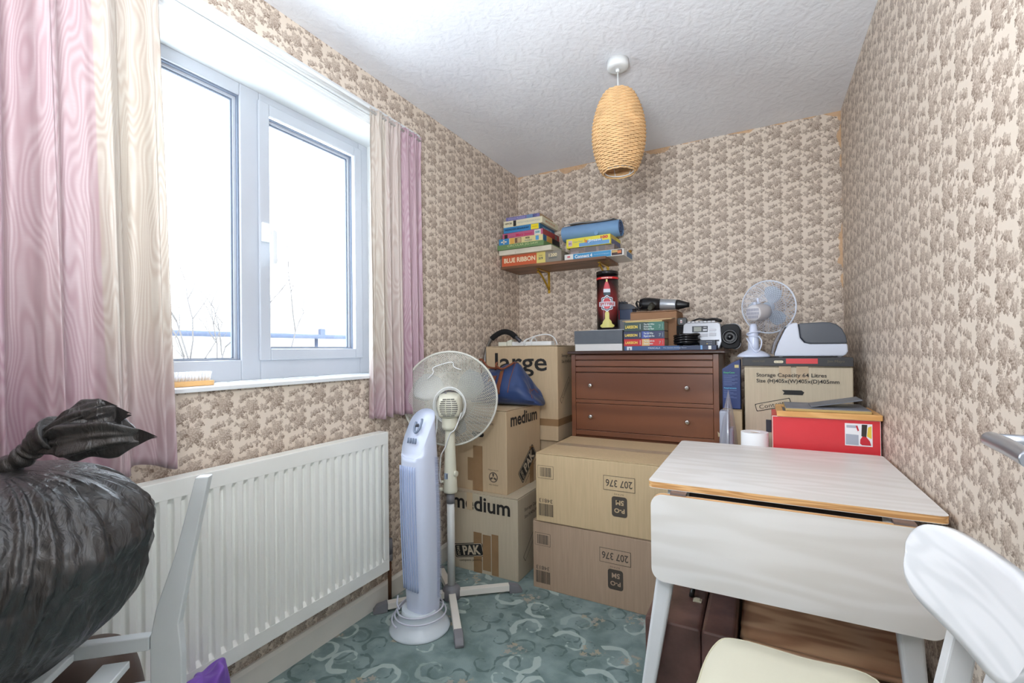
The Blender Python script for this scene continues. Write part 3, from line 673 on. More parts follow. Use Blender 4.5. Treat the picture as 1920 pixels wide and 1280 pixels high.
# right-hand stack
carton('cardboard_box', "plain brown cardboard box on the floor in the far right corner", 0, (1.664, 2.62, 0), (.41, .50, .66), 0, CARD)
b5 = carton('cardboard_box', "cardboard box printed Storage Capacity 64 Litres, in the right corner under the black box", 0, (1.664, 2.555, .662), (.402, .405, .392), 0, CARDG)
y = -.2025-F
mb = MB(); mb.text('Storage Capacity 64 Litres', (-.022, y-.0014, .351), .262, .0215, m=0, bold=.012); mb.text('Size (H)405x(W)405x(D)405mm', (-.0, y-.0014, .325), .306, .0215, m=0, bold=.012)
for (w, h, e, m) in ((.14, .034, 0, 0), (.134, .028, .0004, 1)):
    mb.prism(rrect(w, h, .004, 2), lambda a, b, d: (-.09+a*.97-b*.24, y-d, .222+b*.97+a*.24), e, e+.0004, m)
mb.text('Contents', (-.09, y-.0012, .222), .11, .018, (.97, 0, .24), (-.24, 0, .97), 0)
mb.build('printed_text', [INK, CARDG], b5, world=False)
tape(b5, [(-.065, -.02, y-.0006, y, .34, .392), (.0, .045, y-.0006, y, .335, .392)], CTAPE)
mb = MB(); mb.prism([(-.052, 0), (.022, 0), (.028, .012), (.018, .020), (-.055, .020), (-.046, .010)], lambda a, b, d: (a, y-d, .268+b), 0, .0006, 0); mb.build('hand_hole', BLACKR, b5, world=False)
mb = MB(); mb.box(-.118, -.02, y-.0007, y, .10, .155, m=0); mb.build('dark_printed_panel', mat('dark_print', (52, 54, 62), .5), b5, world=False)
# long flat black box on top of it
bb = thing('flat_black_box', 'long flat black box with a red patch lying on the Storage Capacity box', 'box', (1.665, 2.55, 1.0545), math.radians(-1.5))
BLKC = mat('worn_black_card', (40, 40, 43), .45, var=.12, vs=10); REDP = mat('red_print', (206, 60, 66), .5)
mb = MB(); mb.box(-.205, .205, -.205, .2, 0, .037); mb.build('box_lid', BLKC, bb, world=False, bevel=.002)
y = -.205-.0007
mb = MB(); mb.box(-.034, .082, y, y+.0006, .011, .033, m=0); mb.box(-.2057, -.205, -.18, -.12, .008, .030, m=0)
mb.prism(rrect(.036, .011, .005, 4), lambda a, b, d: (-.062+a, y+.0006-d, .019+b), 0, .0006, 1)
mb.text('Jim Mayo', (.145, y, .020), .06, .013, m=2); mb.text('CERAMIC KNIFE', (-.14, y, .021), .05, .008, m=2); mb.text('Le Duc', (-.062, y-.0003, .019), .026, .005, m=3)
mb.build('printed_text', [REDP, mat('cream_print', (214, 206, 180), .5), mat('gold_print', (96, 86, 62), .5), INK], bb, world=False)
# red box with the picture sticker
carton('cardboard_box', "plain brown cardboard box behind the table, under the red box", 0, (1.665, 2.208, 0), (.45, .265, .595), 0, CARD)
rb = thing('red_box', 'bright red storage box with a small photo sticker, behind the white table', 'box', (1.7365, 2.215, .596))
REDC = mat('red_gloss_card', (212, 54, 62), .35, var=.03); WORN = mat('worn_card_edge', (228, 206, 198), .7)
mb = MB(); mb.box(-.1695, .1695, -.115, .115, 0, .271); mb.build('box_body', REDC, rb, world=False, bevel=.0015)
mb = MB(); mb.box(-.1705, .1700, -.1165, -.1135, .2695, .2725); mb.box(-.1708, -.1685, -.1162, -.1140, .10, .2695); mb.box(.1688, .1703, -.1162, -.1140, .14, .2695)
mb.build('worn_edge', WORN, rb, world=False)
mb = MB(); y = -.1155
ST = [mat('sticker_white', (232, 234, 238), .4), mat('sticker_grey', (168, 176, 190), .4), mat('sticker_dark', (52, 48, 44), .4), mat('sticker_red', (196, 36, 52), .4), mat('sticker_yellow', (226, 196, 72), .4)]
X0, Z0, s = .064, .176, .082
mb.box(X0, X0+s, y-.0004, y, Z0, Z0+s, m=0)
def blob(pts, m, e): mb.prism(pts, lambda a, b, d: (X0+a*s, y-.0004-d, Z0+b*s), e, e+.0003, m)
blob([(.03, .04), (.5, .04), (.5, .5), (.03, .52)], 1, 0); blob([(.06, .80), (.42, .80), (.42, .92), (.06, .92)], 1, 0)
blob([(.6, .45), (.78, .4), (.82, .97), (.62, .97)], 2, 0); blob([(.80, .45), (.97, .35), (.97, .92), (.84, .85)], 4, .0002)
blob([(.55, .12), (.62, .05), (.95, .05), (.9, .25), (.78, .42), (.64, .44), (.56, .30)], 3, .0004); blob([(.40, .90), (.46, .92), (.52, .70), (.47, .66)], 3, .0004)
mb.build('picture_sticker', ST, rb, world=False)
# ---------------------------------------------------------------- chest of drawers
ch = thing('chest_of_drawers', 'dark mahogany chest of drawers with small metal knobs against the back wall', 'chest of drawers', (.96, 2.72, 0))
x0, x1, yf, yk, zt = .574, 1.346, 2.50, 2.95, 1.108
mb = MB(); mb.box(x0, x0+.024, yf, yk, 0, zt); mb.box(x1-.026, x1, yf, yk, 0, zt); mb.box(x0+.024, x1-.026, yk-.01, yk, .05, zt); mb.box(x0+.024, x1-.026, yf+.004, yf+.024, .655, .683)
mb.box(x0+.024, x1-.026, yf+.004, yf+.024, .836, .856); mb.box(x0+.024, x1-.026, yf+.03, yk-.01, .05, .07); mb.box(x0+.024, x1-.026, yf+.02, yf+.035, 0, .07)
mb.box(x0+.024, x1-.026, yf+.026, yf+.03, .07, zt)
mb.build('carcass', MAHOG, ch, bevel=.0015)
mb = MB(); mb.prism([(0, .0), (.012, 0), (.016, .005), (.016, .010), (.010, .018), (0, .018)], lambda a, b, d: (d, yf+.02-a-.03, zt+b+.002), x0-.014, x1+.03)
mb.box(x0-.014, x1+.03, yf-.01, yk+.012, zt+.002, zt+.020)
mb.build('chest_top', MAHOGD, ch, bevel=.002)
for za, zb in ((1.010, 1.038), (1.042, 1.074), (1.078, 1.106)):
    MB().box(x0+.024, x1-.026, yf+.002, yf+.020, za, zb).build('apron_strip', MAHOG, ch, bevel=.003)
for za, zb in ((.857, 1.007), (.684, .835)):
    d = MB().box(x0+.0255, x1-.0275, yf+.003, yf+.024, za+.0015, zb-.0015).build('drawer', MAHOG, ch, bevel=.0015)
    for kx in (.690, 1.198):
        kz = (za+zb)/2+.004; R = Matrix.Rotation(PI/2, 3, 'X')
        mb = MB(); mb.lathe([(.009, 0), (.0065, .004), (.0055, .011), (.010, .015), (.0125, .020), (.011, .026), (.006, .0285)], (kx, yf+.003, kz), 20, 0, M=R)
        mb.build('knob', CHROME, d)
# torn tape scrap on the right stile
mb = MB(); mb.prism([(0, 0), (.022, .004), (.026, .03), (.020, .034), (.015, .022), (.004, .018), (-.003, .026)], lambda a, b, d: (1.340+a, 2.497-d, .700+b), 0, .0008)
tag(mb.build('torn_paper_scrap', mat('old_masking_tape', (206, 192, 160), .7)), 'torn scrap of cream tape stuck to the right edge of the chest', 'tape scrap')
# ---------------------------------------------------------------- drop-leaf table
tb = thing('drop_leaf_table', 'white wood-grain drop-leaf table with its front leaf hanging down', 'table', (1.57, 1.7, 0))
LEGW = mat('white_painted_leg', (226, 228, 230), .35, var=.02)
def slab(name, poly, fr, th, parent, mt=LAMI):
    """laminate faces over a plywood core"""
    mb = MB(); mb.prism(poly, fr, 0, .0012, 0); mb.prism(poly, fr, .0012, th-.0012, 1); mb.prism(poly, fr, th-.0012, th, 0)
    return mb.build(name, [mt, PLYE], parent)
slab('tabletop', rrect(.668, .668, .018, 6, 1.568, 1.718), lambda a, b, d: (a, b, .733+d), .019, tb)
slab('drop_leaf', rrect(.640, .245, .034, 7, 1.568, .6035), lambda a, b, d: (a, 1.352+d, b), .017, tb)
mb = MB()
for q in ((1.30, 1.85, 1.43, 1.448, .66, .732), (1.30, 1.85, 1.965, 1.983, .66, .732), (1.30, 1.318, 1.448, 1.965, .66, .732), (1.832, 1.85, 1.448, 1.965, .66, .732)): mb.box(*q)
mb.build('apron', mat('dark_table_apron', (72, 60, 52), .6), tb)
for (xt, yt, xb, yb) in ((1.315, 1.445, 1.203, 1.40), (1.815, 1.445, 1.868, 1.415), (1.315, 1.965, 1.26, 1.965), (1.82, 1.965, 1.85, 1.965)):
    mb = MB()
    def lp(a, b, d, xt=xt, yt=yt, xb=xb, yb=yb):
        t = d/.733; s = .52+.48*t; return (xb+(xt-xb)*t+a*s, yb+(yt-yb)*t+b*s, d)
    mb.prism(rrect(.062, .046, .012, 4), lp, .0, .732); mb.build('leg', LEGW, tb, smooth=False, bevel=.001)
for hx in (1.30, 1.795):
    mb = MB(); mb.box(hx, hx+.042, 1.358, 1.384, .7265, .7325); mb.cyl((hx, 1.3775, .7268), (hx+.042, 1.3775, .7268), .0042, seg=10); mb.build('hinge', mat('dull_hinge', (140, 126, 124), .4, .6), tb)
# ---------------------------------------------------------------- kitchen chair, right
kc = thing('kitchen_chair', 'white wooden kitchen chair with a cream vinyl seat and curved backrest, at the table', 'chair', (1.60, .98, 0))
WG = woodmat('brushed_white_wood', (226, 228, 230), (240, 241, 243), .32, (10, 1.2, 12), 2., 4.)
VINYL = mat('cream_vinyl', (214, 211, 190), .42, var=.015, vs=8, bump=.05, bs=300)
VPIPE = mat('cream_piping', (206, 203, 176), .4)
def seatpoly(k=0.):
    c = [(1.415-k, .80-k), (1.408-k, 1.02), (1.430-k, 1.165+k*.6), (1.475, 1.203+k), (1.60, 1.196+k), (1.730+k, 1.185+k), (1.738+k, 1.0), (1.735+k, .80-k)]
    return c
mb = MB(); outl = smooth_path([(a, b, 0) for a, b in seatpoly()], 6, True)
def ring_at(s, z): 
    c = V((1.57, .99, 0)); return [V((c.x+(p.x-c.x)*s, c.y+(p.y-c.y)*s, z)) for p in outl]
rings = [ring_at(.975, .428), ring_at(1., .432), ring_at(1.003, .446), ring_at(.992, .456), ring_at(.97, .461), ring_at(.7, .468), ring_at(.3, .471), ring_at(.02, .472)]
vr = [[mb.bm.verts.new(p) for p in r] for r in rings]
for A, B in zip(vr, vr[1:]):
    for i in range(len(A)): mb._f([A[i], A[(i+1) % len(A)], B[(i+1) % len(A)], B[i]], 0, True)
mb._f(vr[0][::-1], 0); mb._f(vr[-1], 0)
st = mb.build('seat', VINYL, kc)
mb = MB(); mb.tube([p+V((0, 0, 0)) for p in ring_at(.990, .4575)], .0022, 6, closed=True); mb.build('seat_piping', VPIPE, st)
# curved back panel: a rounded board bent across its width and leaning back
def back_pt(a, t, e):
    """a -1 far .. 1 near, t -1 bottom .. 1 top"""
    h = .063*(1-abs(a)**4.5)**(1/2.4) if abs(a) < 1 else 0.
    z = .793 + h*t
    half = .160-.014*(1-t)*.5
    y = .862-half*a
    return V((1.727+.020*(a+1)+.016*(1-a*a)+.25*(z-.73)+e, y, z))
mb = MB(); nu, nv = 48, 12
aa = [-math.cos(PI*i/nu) for i in range(nu+1)]
FA = [[mb.bm.verts.new(back_pt(aa[i]*.9995, 2*j/nv-1, 0)) for i in range(nu+1)] for j in range(nv+1)]
FB = [[mb.bm.verts.new(back_pt(aa[i]*.9995, 2*j/nv-1, .014)) for i in range(nu+1)] for j in range(nv+1)]
for j in range(nv):
    for i in range(nu):
        mb._f([FA[j][i], FA[j][i+1], FA[j+1][i+1], FA[j+1][i]], 0, True); mb._f([FB[j][i], FB[j+1][i], FB[j+1][i+1], FB[j][i+1]], 0, True)
for i in range(nu):
    mb._f([FA[0][i], FB[0][i], FB[0][i+1], FA[0][i+1]], 0, True); mb._f([FA[nv][i], FA[nv][i+1], FB[nv][i+1], FB[nv][i]], 0, True)
for j in range(nv):
    mb._f([FA[j][0], FA[j+1][0], FB[j+1][0], FB[j][0]], 0); mb._f([FA[j][nu], FB[j][nu], FB[j+1][nu], FA[j+1][nu]], 0)
mb.build('backrest', WG, kc)
for yy in (.930, .80):
    mb = MB(); mb.prism([(1.735, 0), (1.768, 0), (1.770, .40), (1.778, .50), (1.812, .76), (1.794, .78), (1.775, .70), (1.748, .56), (1.735, .45)], lambda a, b, d: (a, yy+d, b), -.014, .014)
    mb.build('rear_leg', LEGW, kc, bevel=.003)
for yy in (1.15, .83):
    mb = MB(); mb.prism(rrect(.034, .034, .006, 3), lambda a, b, d: (1.44+a*(.7+.3*d/.42), yy+b*(.7+.3*d/.42), d), 0, .428); mb.build('front_leg', LEGW, kc)
mb = MB(); mb.box(1.43, 1.745, 1.135, 1.155, .39, .428); mb.box(1.43, 1.745, .81, .83, .39, .428); mb.box(1.43, 1.45, .83, 1.135, .39, .428); mb.build('seat_rail', LEGW, kc)
# ---------------------------------------------------------------- left: white frame chair with the bin bag
A = V((-.74, -.67, 0)).normalized(); B = V((.67, -.74, 0)).normalized(); P1 = V((.484, .495, 0)); ZS = .585
fc = thing('slatted_chair', 'old white wooden chair with open seat slats, holding the black bag beside the radiator', 'chair', tuple(P1+A*.2+B*.18))
OLDW = mat('chipped_white_gloss', (216, 222, 224), .35, var=.02, vs=10)
def rail(name, c, d, L, w, z0, z1, parent=fc):
    n = V((-d.y, d.x, 0)); mb = MB()
    mb.prism([(-w/2, z0), (w/2, z0), (w/2, z1), (-w/2, z1)], lambda a, b, e: V((c.x, c.y, 0))+n*a+d*e+V((0, 0, b)), 0, L)
    return mb.build(name, OLDW, parent, bevel=.002)
# side-profile post: straight below the seat, raked back above it
mb = MB(); D = -A
prof = [(-.030, 0), (.024, 0), (.024, .54), (.019, .60), (.040, .72), (.074, .889), (.050, .889), (.014, .74), (-.020, .635), (-.030, .58)]
mb.prism(prof, lambda a, b, d: P1+D*a+B*d+V((0, 0, b)), -.012, .012); mb.build('back_post', OLDW, fc, bevel=.002)
mb = MB(); P4 = P1+B*.36
mb.prism([(-.028, 0), (.024, 0), (.024, ZS), (-.028, ZS)], lambda a, b, d: P4+D*a+B*d+V((0, 0, b)), -.012, .012); mb.build('leg', OLDW, fc, bevel=.002)
for q in (P1+A*.36+B*.02, P1+A*.36+B*.36):
    mb = MB(); mb.prism([(-.018, 0), (.018, 0), (.018, ZS-.002), (-.018, ZS-.002)], lambda a, b, d: q+D*a+B*d+V((0, 0, b)), -.012, .012); mb.build('leg', OLDW, fc, bevel=.002)
rail('seat_rail', P1+A*.032, A, .31, .022, ZS-.028, ZS-.001); rail('seat_rail', P1+A*.03+B*.36, A, .31, .022, ZS-.028, ZS-.001)
rail('stretcher', P1+A*.032, A, .31, .022, ZS-.125, ZS-.098)
for k, zz in ((.175, ZS-.012), (.085, ZS-.040)):
    rail('seat_slat', P1+A*k+B*.013, B, .335, .045, zz-.014, zz)
# bin bag
bg_ = thing('bin_bag', 'full black plastic bin bag tied with a twisted neck, slumped on the left chair', 'bag', (.42, .22, ZS))
POLY = binbag_mat()
BC = V((.412, .236, .782)); random.seed(11)
PL = [(random.uniform(0, 6.28), random.uniform(.5, 1.3)) for _ in range(60)]
def bagpt(u, v):
    th = 2*PI*u; ph = PI*v
    rr = math.sin(ph)**.74; zz = math.cos(ph)
    warp = th + .10*math.sin(3*th+1)+.05*math.sin(7*th) + .16*noise.noise(V((math.cos(th)*1.3, math.sin(th)*1.3, v*2.2)))
    def rid(f, p): return 1-2*abs(math.sin(.5*(f*warp+p)))**.8          # sharp gathered ridges
    top = max(0, 1-v*1.15)
    mid_ = .35+.65*abs(noise.noise(V((math.cos(th)*2.5, math.sin(th)*2.5, v*1.5+3))))*2
    pl = top**.9*(.034*rid(31, 0)+.022*rid(53, 1.7)) + mid_*(.012*rid(37, 2+4*v)+.010*rid(67, 6*v))
    n = noise.noise(V((math.cos(th)*1.8, math.sin(th)*1.8, zz*2.0)))*.026 + noise.noise(V((math.cos(th)*5, math.sin(th)*5, zz*4)))*.009 + noise.noise(V((math.cos(th)*14, math.sin(th)*14, zz*11)))*.0035
    w = (.236*(1+pl*min(1, v*7)) + n)*rr
    z = zz*(.172 if zz > 0 else .196)
    low = max(0, -zz)
    w *= (1-.36*low**1.4)
    z = max(z, -.192+.008*math.sin(9*th))
    return (BC.x+w*math.cos(th)+.025*max(0, zz), BC.y+w*math.sin(th)*1.02+.02*max(0, zz), BC.z+z)
mb = MB(); mb.grid(bagpt, 520, 150, cu=True)
mb.build('bag_body', POLY, bg_, fixn=True)
pts = smooth_path([(.450, .262, .940), (.464, .276, .960), (.482, .290, .976), (.492, .296, .988), (.508, .304, 1.000), (.530, .315, 1.012)], 7)
rad_ = [.013+.005*abs(math.sin(i*.62))+.016*max(0, (i-22)/14) for i in range(len(pts))]
mb = MB(); mb.tube(pts, rad_, 18)
mb.build('twisted_neck', POLY, bg_)
AX = V((.87, .46, 0)).normalized(); AN = V((-AX.y, AX.x, 0)); O0 = V((.497, .299, 0))
def flap_(z0, z1, hts, wid, seed, Lm):
    """crumpled sheet gathered at the neck and opening to the right; z0->z1 centre line, hts half-heights"""
    def fn(u, v):
        a = 2*PI*u; k = v*(len(hts)-1); i = min(len(hts)-2, int(k)); f = k-i; h = hts[i]*(1-f)+hts[i+1]*f
        s_ = Lm*v; zc = z0+(z1-z0)*v+.010*math.sin(PI*v)
        cr_ = 1+.16*math.sin(5*a+seed+2*v)+.10*math.sin(11*a+3*seed+5*v)
        n = noise.noise(V((v*5+seed, math.cos(a)*1.6, math.sin(a)*1.6)))*.30
        return O0+AX*(s_+.004*math.sin(3*a+9*v)) + AN*(wid*math.sin(PI*min(1, v*1.1+.08))**.6*math.cos(a)*(cr_+n)) + V((0, 0, zc+h*math.sin(a)*(cr_+n)))
    return fn
mb = MB()
mb.grid(flap_(.990, 1.003, [.006, .022, .030, .031, .026, .013, .001], .030, 1., .192), 90, 70, cu=True)
mb.grid(flap_(.995, 1.052, [.006, .015, .018, .019, .016, .002], .020, 4., .128), 90, 50, cu=True)
mb.grid(flap_(1.000, 1.040, [.004, .012, .014, .020, .018, .002], .018, 7.3, .150), 90, 50, cu=True)
mb.build('crumpled_tail', POLY, bg_)
# things on the floor under the left chair
t = thing('leather_pouffe', 'tall brown leather pouffe behind the open rails of the slatted chair', 'pouffe', (.20, .42, 0))
def pouf(c, sx, sy, h):
    def fn(u, v):
        th = 2*PI*u; a = PI*v; r = math.sin(a)**.45
        n = 1+.04*noise.noise(V((math.cos(th)*2, math.sin(th)*2, v*3)))
        return (c[0]+sx*r*n*math.cos(th), c[1]+sy*r*n*math.sin(th), h*(.5+.5*math.cos(a)*(1+.0)))
    return fn
mb = MB(); mb.grid(pouf((.205, .458), .10, .112, .495), 60, 30, cu=True); mb.build('cushion', mat('brown_leather', (84, 68, 60), .5, var=.12, vs=7, bump=.2, bs=60), t)
t = thing('black_holdall', 'black fabric bag in the shadow under the slatted chair', 'bag', (.45, .24, 0))
mb = MB(); mb.grid(pouf((.385, .275), .11, .14, .53), 60, 30, cu=True); mb.build('bag_body', mat('black_fabric', (24, 22, 22), .85, bump=.3, bs=300), t)
t = thing('purple_plastic_bag', 'crumpled purple plastic bag on the floor in front of the radiator', 'bag', (.185, .74, 0))
def purp(u, v):
    th = 2*PI*u; a = PI*v
    n = noise.noise(V((math.cos(th)*2.4, math.sin(th)*2.4, v*4)))
    r = math.sin(a)**.5*(1+.28*n+.10*math.sin(5*th+3*v))
    z = .275*(.5+.5*math.cos(a)); z += .05*max(0, math.cos(th-1.1))*max(0, math.cos(a))**.6*math.sin(a)*2
    return (.206+.066*r*math.cos(th), .703+.058*r*math.sin(th), z)
mb = MB(); mb.grid(purp, 60, 34, cu=True); mb.build('bag_body', mat('purple_polythene', (128, 84, 186), .4, var=.08, vs=14, bump=.5, bs=35), t, smooth=False)
t = thing('cream_tub', 'round cream plastic tub half hidden behind the slatted chair', 'tub', (.21, .63, 0))
mb = MB(); mb.lathe([(.040, 0), (.043, .25)], (.132, .600, 0), 32); mb.build('tub_body', mat('cream_plastic', (226, 220, 192), .5), t)
mb = MB(); mb.lathe([(.045, .25), (.047, .253), (.047, .262), (.041, .266), (.040, .262), (.0, .261)], (.132, .600, 0), 32); mb.build('lid', mat('cream_plastic_lid', (232, 228, 206), .45), t)
# ---------------------------------------------------------------- under the table
t = thing('leather_suitcase', 'old dark brown leather suitcase standing under the left of the table', 'suitcase', (1.33, 1.7, 0))
LEA = mat('scuffed_oxblood_leather', (96, 68, 62), .40, var=.38, vs=13, bump=.35, bs=70, coat=.15)
mb = MB(); mb.prism(rrect(.16, .315, .012, 4, 1.285, .16), lambda a, b, d: (a, d, b), 1.452, 1.925); mb.build('suitcase_body', LEA, t, bevel=.008)
mb = MB(); mb.prism(rrect(.092, .318, .012, 4, 1.4125, .16), lambda a, b, d: (a, d, b), 1.448, 1.929); mb.build('suitcase_lid', LEA, t, bevel=.008)
mb = MB(); mb.box(1.326, 1.352, 1.60, 1.622, .3175, .322); mb.box(1.331, 1.347, 1.605, 1.618, .322, .326); mb.build('clasp', mat('tarnished_nickel', (226, 220, 198), .4, .5), t, bevel=.001)
mb = MB(); mb.tube(smooth_path([(1.318, 1.63, .318), (1.322, 1.645, .34), (1.322, 1.75, .342), (1.318, 1.765, .318)], 6), .008, 8); mb.build('handle', BLACKR, t)
t = thing('wooden_stool_box', 'stained low wooden box with rounded corners under the right of the table', 'box', (1.68, 1.65, 0))
STW = woodmat('stained_walnut_veneer', (160, 120, 92), (200, 162, 128), .3, (2, 10, 10), 2., 3., .3)
def topz(a, b): return .285-.022*max(0, 1-abs(b-1.56)/.05)*(1 if 1.5 < a < 1.85 else .3)
mb = MB()
def tp(u, v):
    a = 1.466+.412*u; b = 1.50+.44*v
    # rounded front corners
    e = min(u, 1-u)*.412
    if e < .045: b += (.045-math.sqrt(max(0, .045**2-(.045-e)**2)))*(1-v)
    return (a, b, .285-.016*math.exp(-((b-1.545)/.022)**2))
mb.grid(tp, 50, 50); mb.build('wooden_top', STW, t, fixn=True, solid=.012)
mb = MB(); mb.prism(rrect(.36, .42, .02, 4, 1.672, 1.745), lambda a, b, d: (a, b, d), 0, .262); mb.build('box_base', woodmat('orange_brown_wood', (92, 52, 30), (120, 72, 42), .4, (2, 9, 9), 2., 3.), t)
# ---------------------------------------------------------------- wicker pendant lamp
lx, ly = 1.0, 1.985
pl_ = thing('pendant_lamp', 'woven wicker pendant lamp hanging from the ceiling on a white flex', 'lamp', (lx, ly, H))
mb = MB(); mb.lathe([(.030, 2.344), (.043, 2.346), (.046, 2.352), (.047, 2.38)], (lx, ly, 0), 32); mb.lathe([(.006, 2.332), (.009, 2.336), (.009, 2.345)], (lx, ly, 0), 12); mb.build('ceiling_rose', PLW, pl_)
mb = MB(); mb.cyl((lx, ly, 2.334), (lx, ly, 2.18), .0035, seg=8); mb.build('flex', PLW, pl_)
zb, zt = 1.897, 2.240
def shr(t): return .066+.049*math.sin(PI*min(1, max(0, t)))**.72 - .010*t
WICK = mat('golden_wicker', (218, 178, 128), .6, var=.16, vs=16, bump=.2, bs=120)
mb = MB(); NR = 46
for k in range(NR):
    t = k/(NR-1); r = shr(t); z = zb+(zt-zb)*t
    pts = [((r+.0022*math.sin(14*a*2*PI+(k % 2)*PI))*math.cos(2*PI*a), (r+.0022*math.sin(14*a*2*PI+(k % 2)*PI))*math.sin(2*PI*a), z+.0006*math.sin(a*40)) for a in [i/84 for i in range(84)]]
    mb.tube([(lx+p[0], ly+p[1], p[2]) for p in pts], .0041 if k % 7 else .0035, 5, closed=True)
mb.build('woven_strands', WICK, pl_)
mb = MB()
for s in range(28):
    a = 2*PI*(s+.5)/28; mb.tube([(lx+shr(t/16)*math.cos(a), ly+shr(t/16)*math.sin(a), zb+(zt-zb)*t/16) for t in range(17)], .0018, 5)
mb.build('upright_canes', WICK, pl_)
mb = MB(); mb.tube([(lx+.061*math.cos(2*PI*i/40), ly+.061*math.sin(2*PI*i/40), zb+.006) for i in range(40)], .0025, 6, closed=True)
for s in range(6):
    a = 2*PI*s/6; mb.tube([(lx+(shr(t/10)-.006)*math.cos(a), ly+(shr(t/10)-.006)*math.sin(a), zb+.006+(zt-zb)*t/10) for t in range(11)], .0016, 6)
mb.build('wire_frame', PLW, pl_)
mb = MB(); mb.cyl((lx, ly, 2.18), (lx, ly, 2.12), .017, seg=18); mb.lathe([(.012, 2.12), (.02, 2.10), (.028, 2.07), (.026, 2.05), (.015, 2.035), (.0, 2.032)], (lx, ly, 0), 20); mb.build('lamp_holder', PLW, pl_)
# ---------------------------------------------------------------- wall shelf
sh = thing('wall_shelf', 'brown wooden wall shelf on two brass brackets in the back left corner', 'shelf', (.364, 2.83, 1.675))
mb = MB(); mb.box(.006, .722, 2.70, BY-.002, 1.676, 1.693); mb.build('shelf_board', woodmat('teak_shelf', (112, 78, 56), (146, 104, 76), .45, (1, 8, 8), 2., 3.), sh, bevel=.0015)
for bx in (.235, .655):
    mb = MB(); mb.box(bx-.008, bx+.008, BY-.004, BY-.0005, 1.53, 1.6745); mb.box(bx-.008, bx+.008, BY-.19, BY-.004, 1.671, 1.6755)
    mb.tube(smooth_path([(bx, BY-.006, 1.555), (bx, BY-.03, 1.575), (bx, BY-.12, 1.635), (bx, BY-.165, 1.655), (bx, BY-.175, 1.668)], 5), .0065, 8)
    mb.lathe([(.009, 0), (.012, .006), (.007, .012)], (bx, BY-.175, 1.650), 12); mb.build('bracket', BRASS, sh)
# boxed games: (name, label, x0, x1, yfront, depth, z0, z1, rz, [materials], printer)
def P(*c): return mat('print_%d_%d_%d' % c, c, .45)
WT, BK = P(226, 222, 206), P(40, 40, 44)
def game(label, x0, x1, yf, dp, z0, z1, body, marks, rz=0., cat='game box', name='board_game', side=None, grp='games on the wall shelf'):
    w = x1-x0; t = thing(name, label, cat, ((x0+x1)/2, yf+dp/2, z0), math.radians(rz), grp); h = z1-z0
    mb = MB(); mb.box(-w/2, w/2, -dp/2, dp/2, 0, h-.0006); mb.build('box_body', body, t, world=False, bevel=.001)
    ms = []; mb = MB(); y = -dp/2
    def mi(m):
        if m not in ms: ms.append(m)
        return ms.index(m)
    e = .0004
    for q in marks:
        if q[0] == 'r':    # rectangle: u0,u1,v0,v1 (fractions), material, layer
            _, u0, u1, v0, v1, m, ly_ = q
            mb.box(-w/2+u0*w, -w/2+u1*w, y-e*(ly_+1), y-e*ly_-.0001, v0*h, v1*h, m=mi(m))
        elif q[0] == 't':  # text: string, u, v, uw, vh, material
            _, s, u, v, uw, vh, m, bd = q
            mb.text(s, (-w/2+u*w, y-.0022, v*h), uw*w, vh*h, m=mi(m), bold=bd)
        elif q[0] == 's':  # text on the right-hand end
            _, s, v, uw, vh, m = q
            mb.text(s, (w/2+.0006, 0, v*h), uw*dp, vh*h, (0, 1, 0), m=mi(m), bold=.02)
        elif q[0] == 'e':  # panel on the right-hand end
            _, u0, u1, v0, v1, m = q
            mb.box(w/2+.0001, w/2+.0004, y+u0*dp, y+u1*dp, v0*h, v1*h, m=mi(m))
    mb.build('printed_cover', ms, t, world=False)
    return t
YLW, ORG, SKY, PNK, GRN = P(226, 210, 96), P(206, 98, 62), P(60, 134, 190), P(188, 98, 132), P(108, 140, 92)
game('orange and grey BLUE RIBBON 1200 jigsaw box, bottom of the left shelf pile', .012, .437, 2.705, .262, 1.6935, 1.762, mat('grey_board', (142, 136, 126), .6),
     [('r', 0, .60, 0, 1, ORG, 0), ('r', .60, .745, 0, 1, P(222, 206, 122), 0), ('t', 'BLUE RIBBON', .31, .54, .54, .46, P(240, 224, 190), .03), ('t', '1200', .87, .62, .13, .30, P(236, 222, 180), .02),
      ('t', 'JIGSAW', .87, .33, .13, .14, P(62, 88, 86), .02), ('t', '319', .67, .42, .07, .24, P(60, 84, 92), .03), ('t', 'SERIES', .67, .68, .06, .1, P(110, 90, 60), 0)])
game('plain off-white box second from the bottom of the left pile on the shelf', .008, .385, 2.672, .29, 1.7625, 1.795, mat('offwhite_board', (214, 208, 190), .6, var=.05), [('r', .32, .33, .1, .5, P(190, 180, 160), 0)], 0)
game('green Circular Jig-Saw box in the left pile on the shelf', .004, .338, 2.66, .305, 1.7955, 1.828, GRN, [('t', 'CIRCULAR JIG-SAW', .56, .55, .66, .55, P(206, 214, 160), .0)], 0)
game('multicoloured 400 piece puzzle box above the green one on the shelf', .012, .330, 2.668, .28, 1.8285, 1.868, P(222, 208, 150),
     [('r', 0, .24, 0, 1, SKY, 0), ('r', .26, .36, 0, 1, P(222, 170, 84), 0), ('r', .37, .52, .08, .92, P(120, 90, 70), 0), ('r', .43, .51, .15, .85, P(200, 170, 130), 1), ('t', '400', .66, .70, .10, .32, BK, .03), ('t', 'PUZZLE', .68, .28, .16, .22, P(80, 110, 130), .02),
      ('r', .84, .91, .15, .85, P(90, 160, 210), 0), ('r', .10, .13, .15, .85, WT, 1), ('r', .05, .18, .40, .60, WT, 1), ('e', 0, .2, 0, 1, P(60, 110, 150)), ('e', .22, .5, 0, 1, P(214, 160, 80)), ('e', .52, .98, .1, 1, BK)], 0)
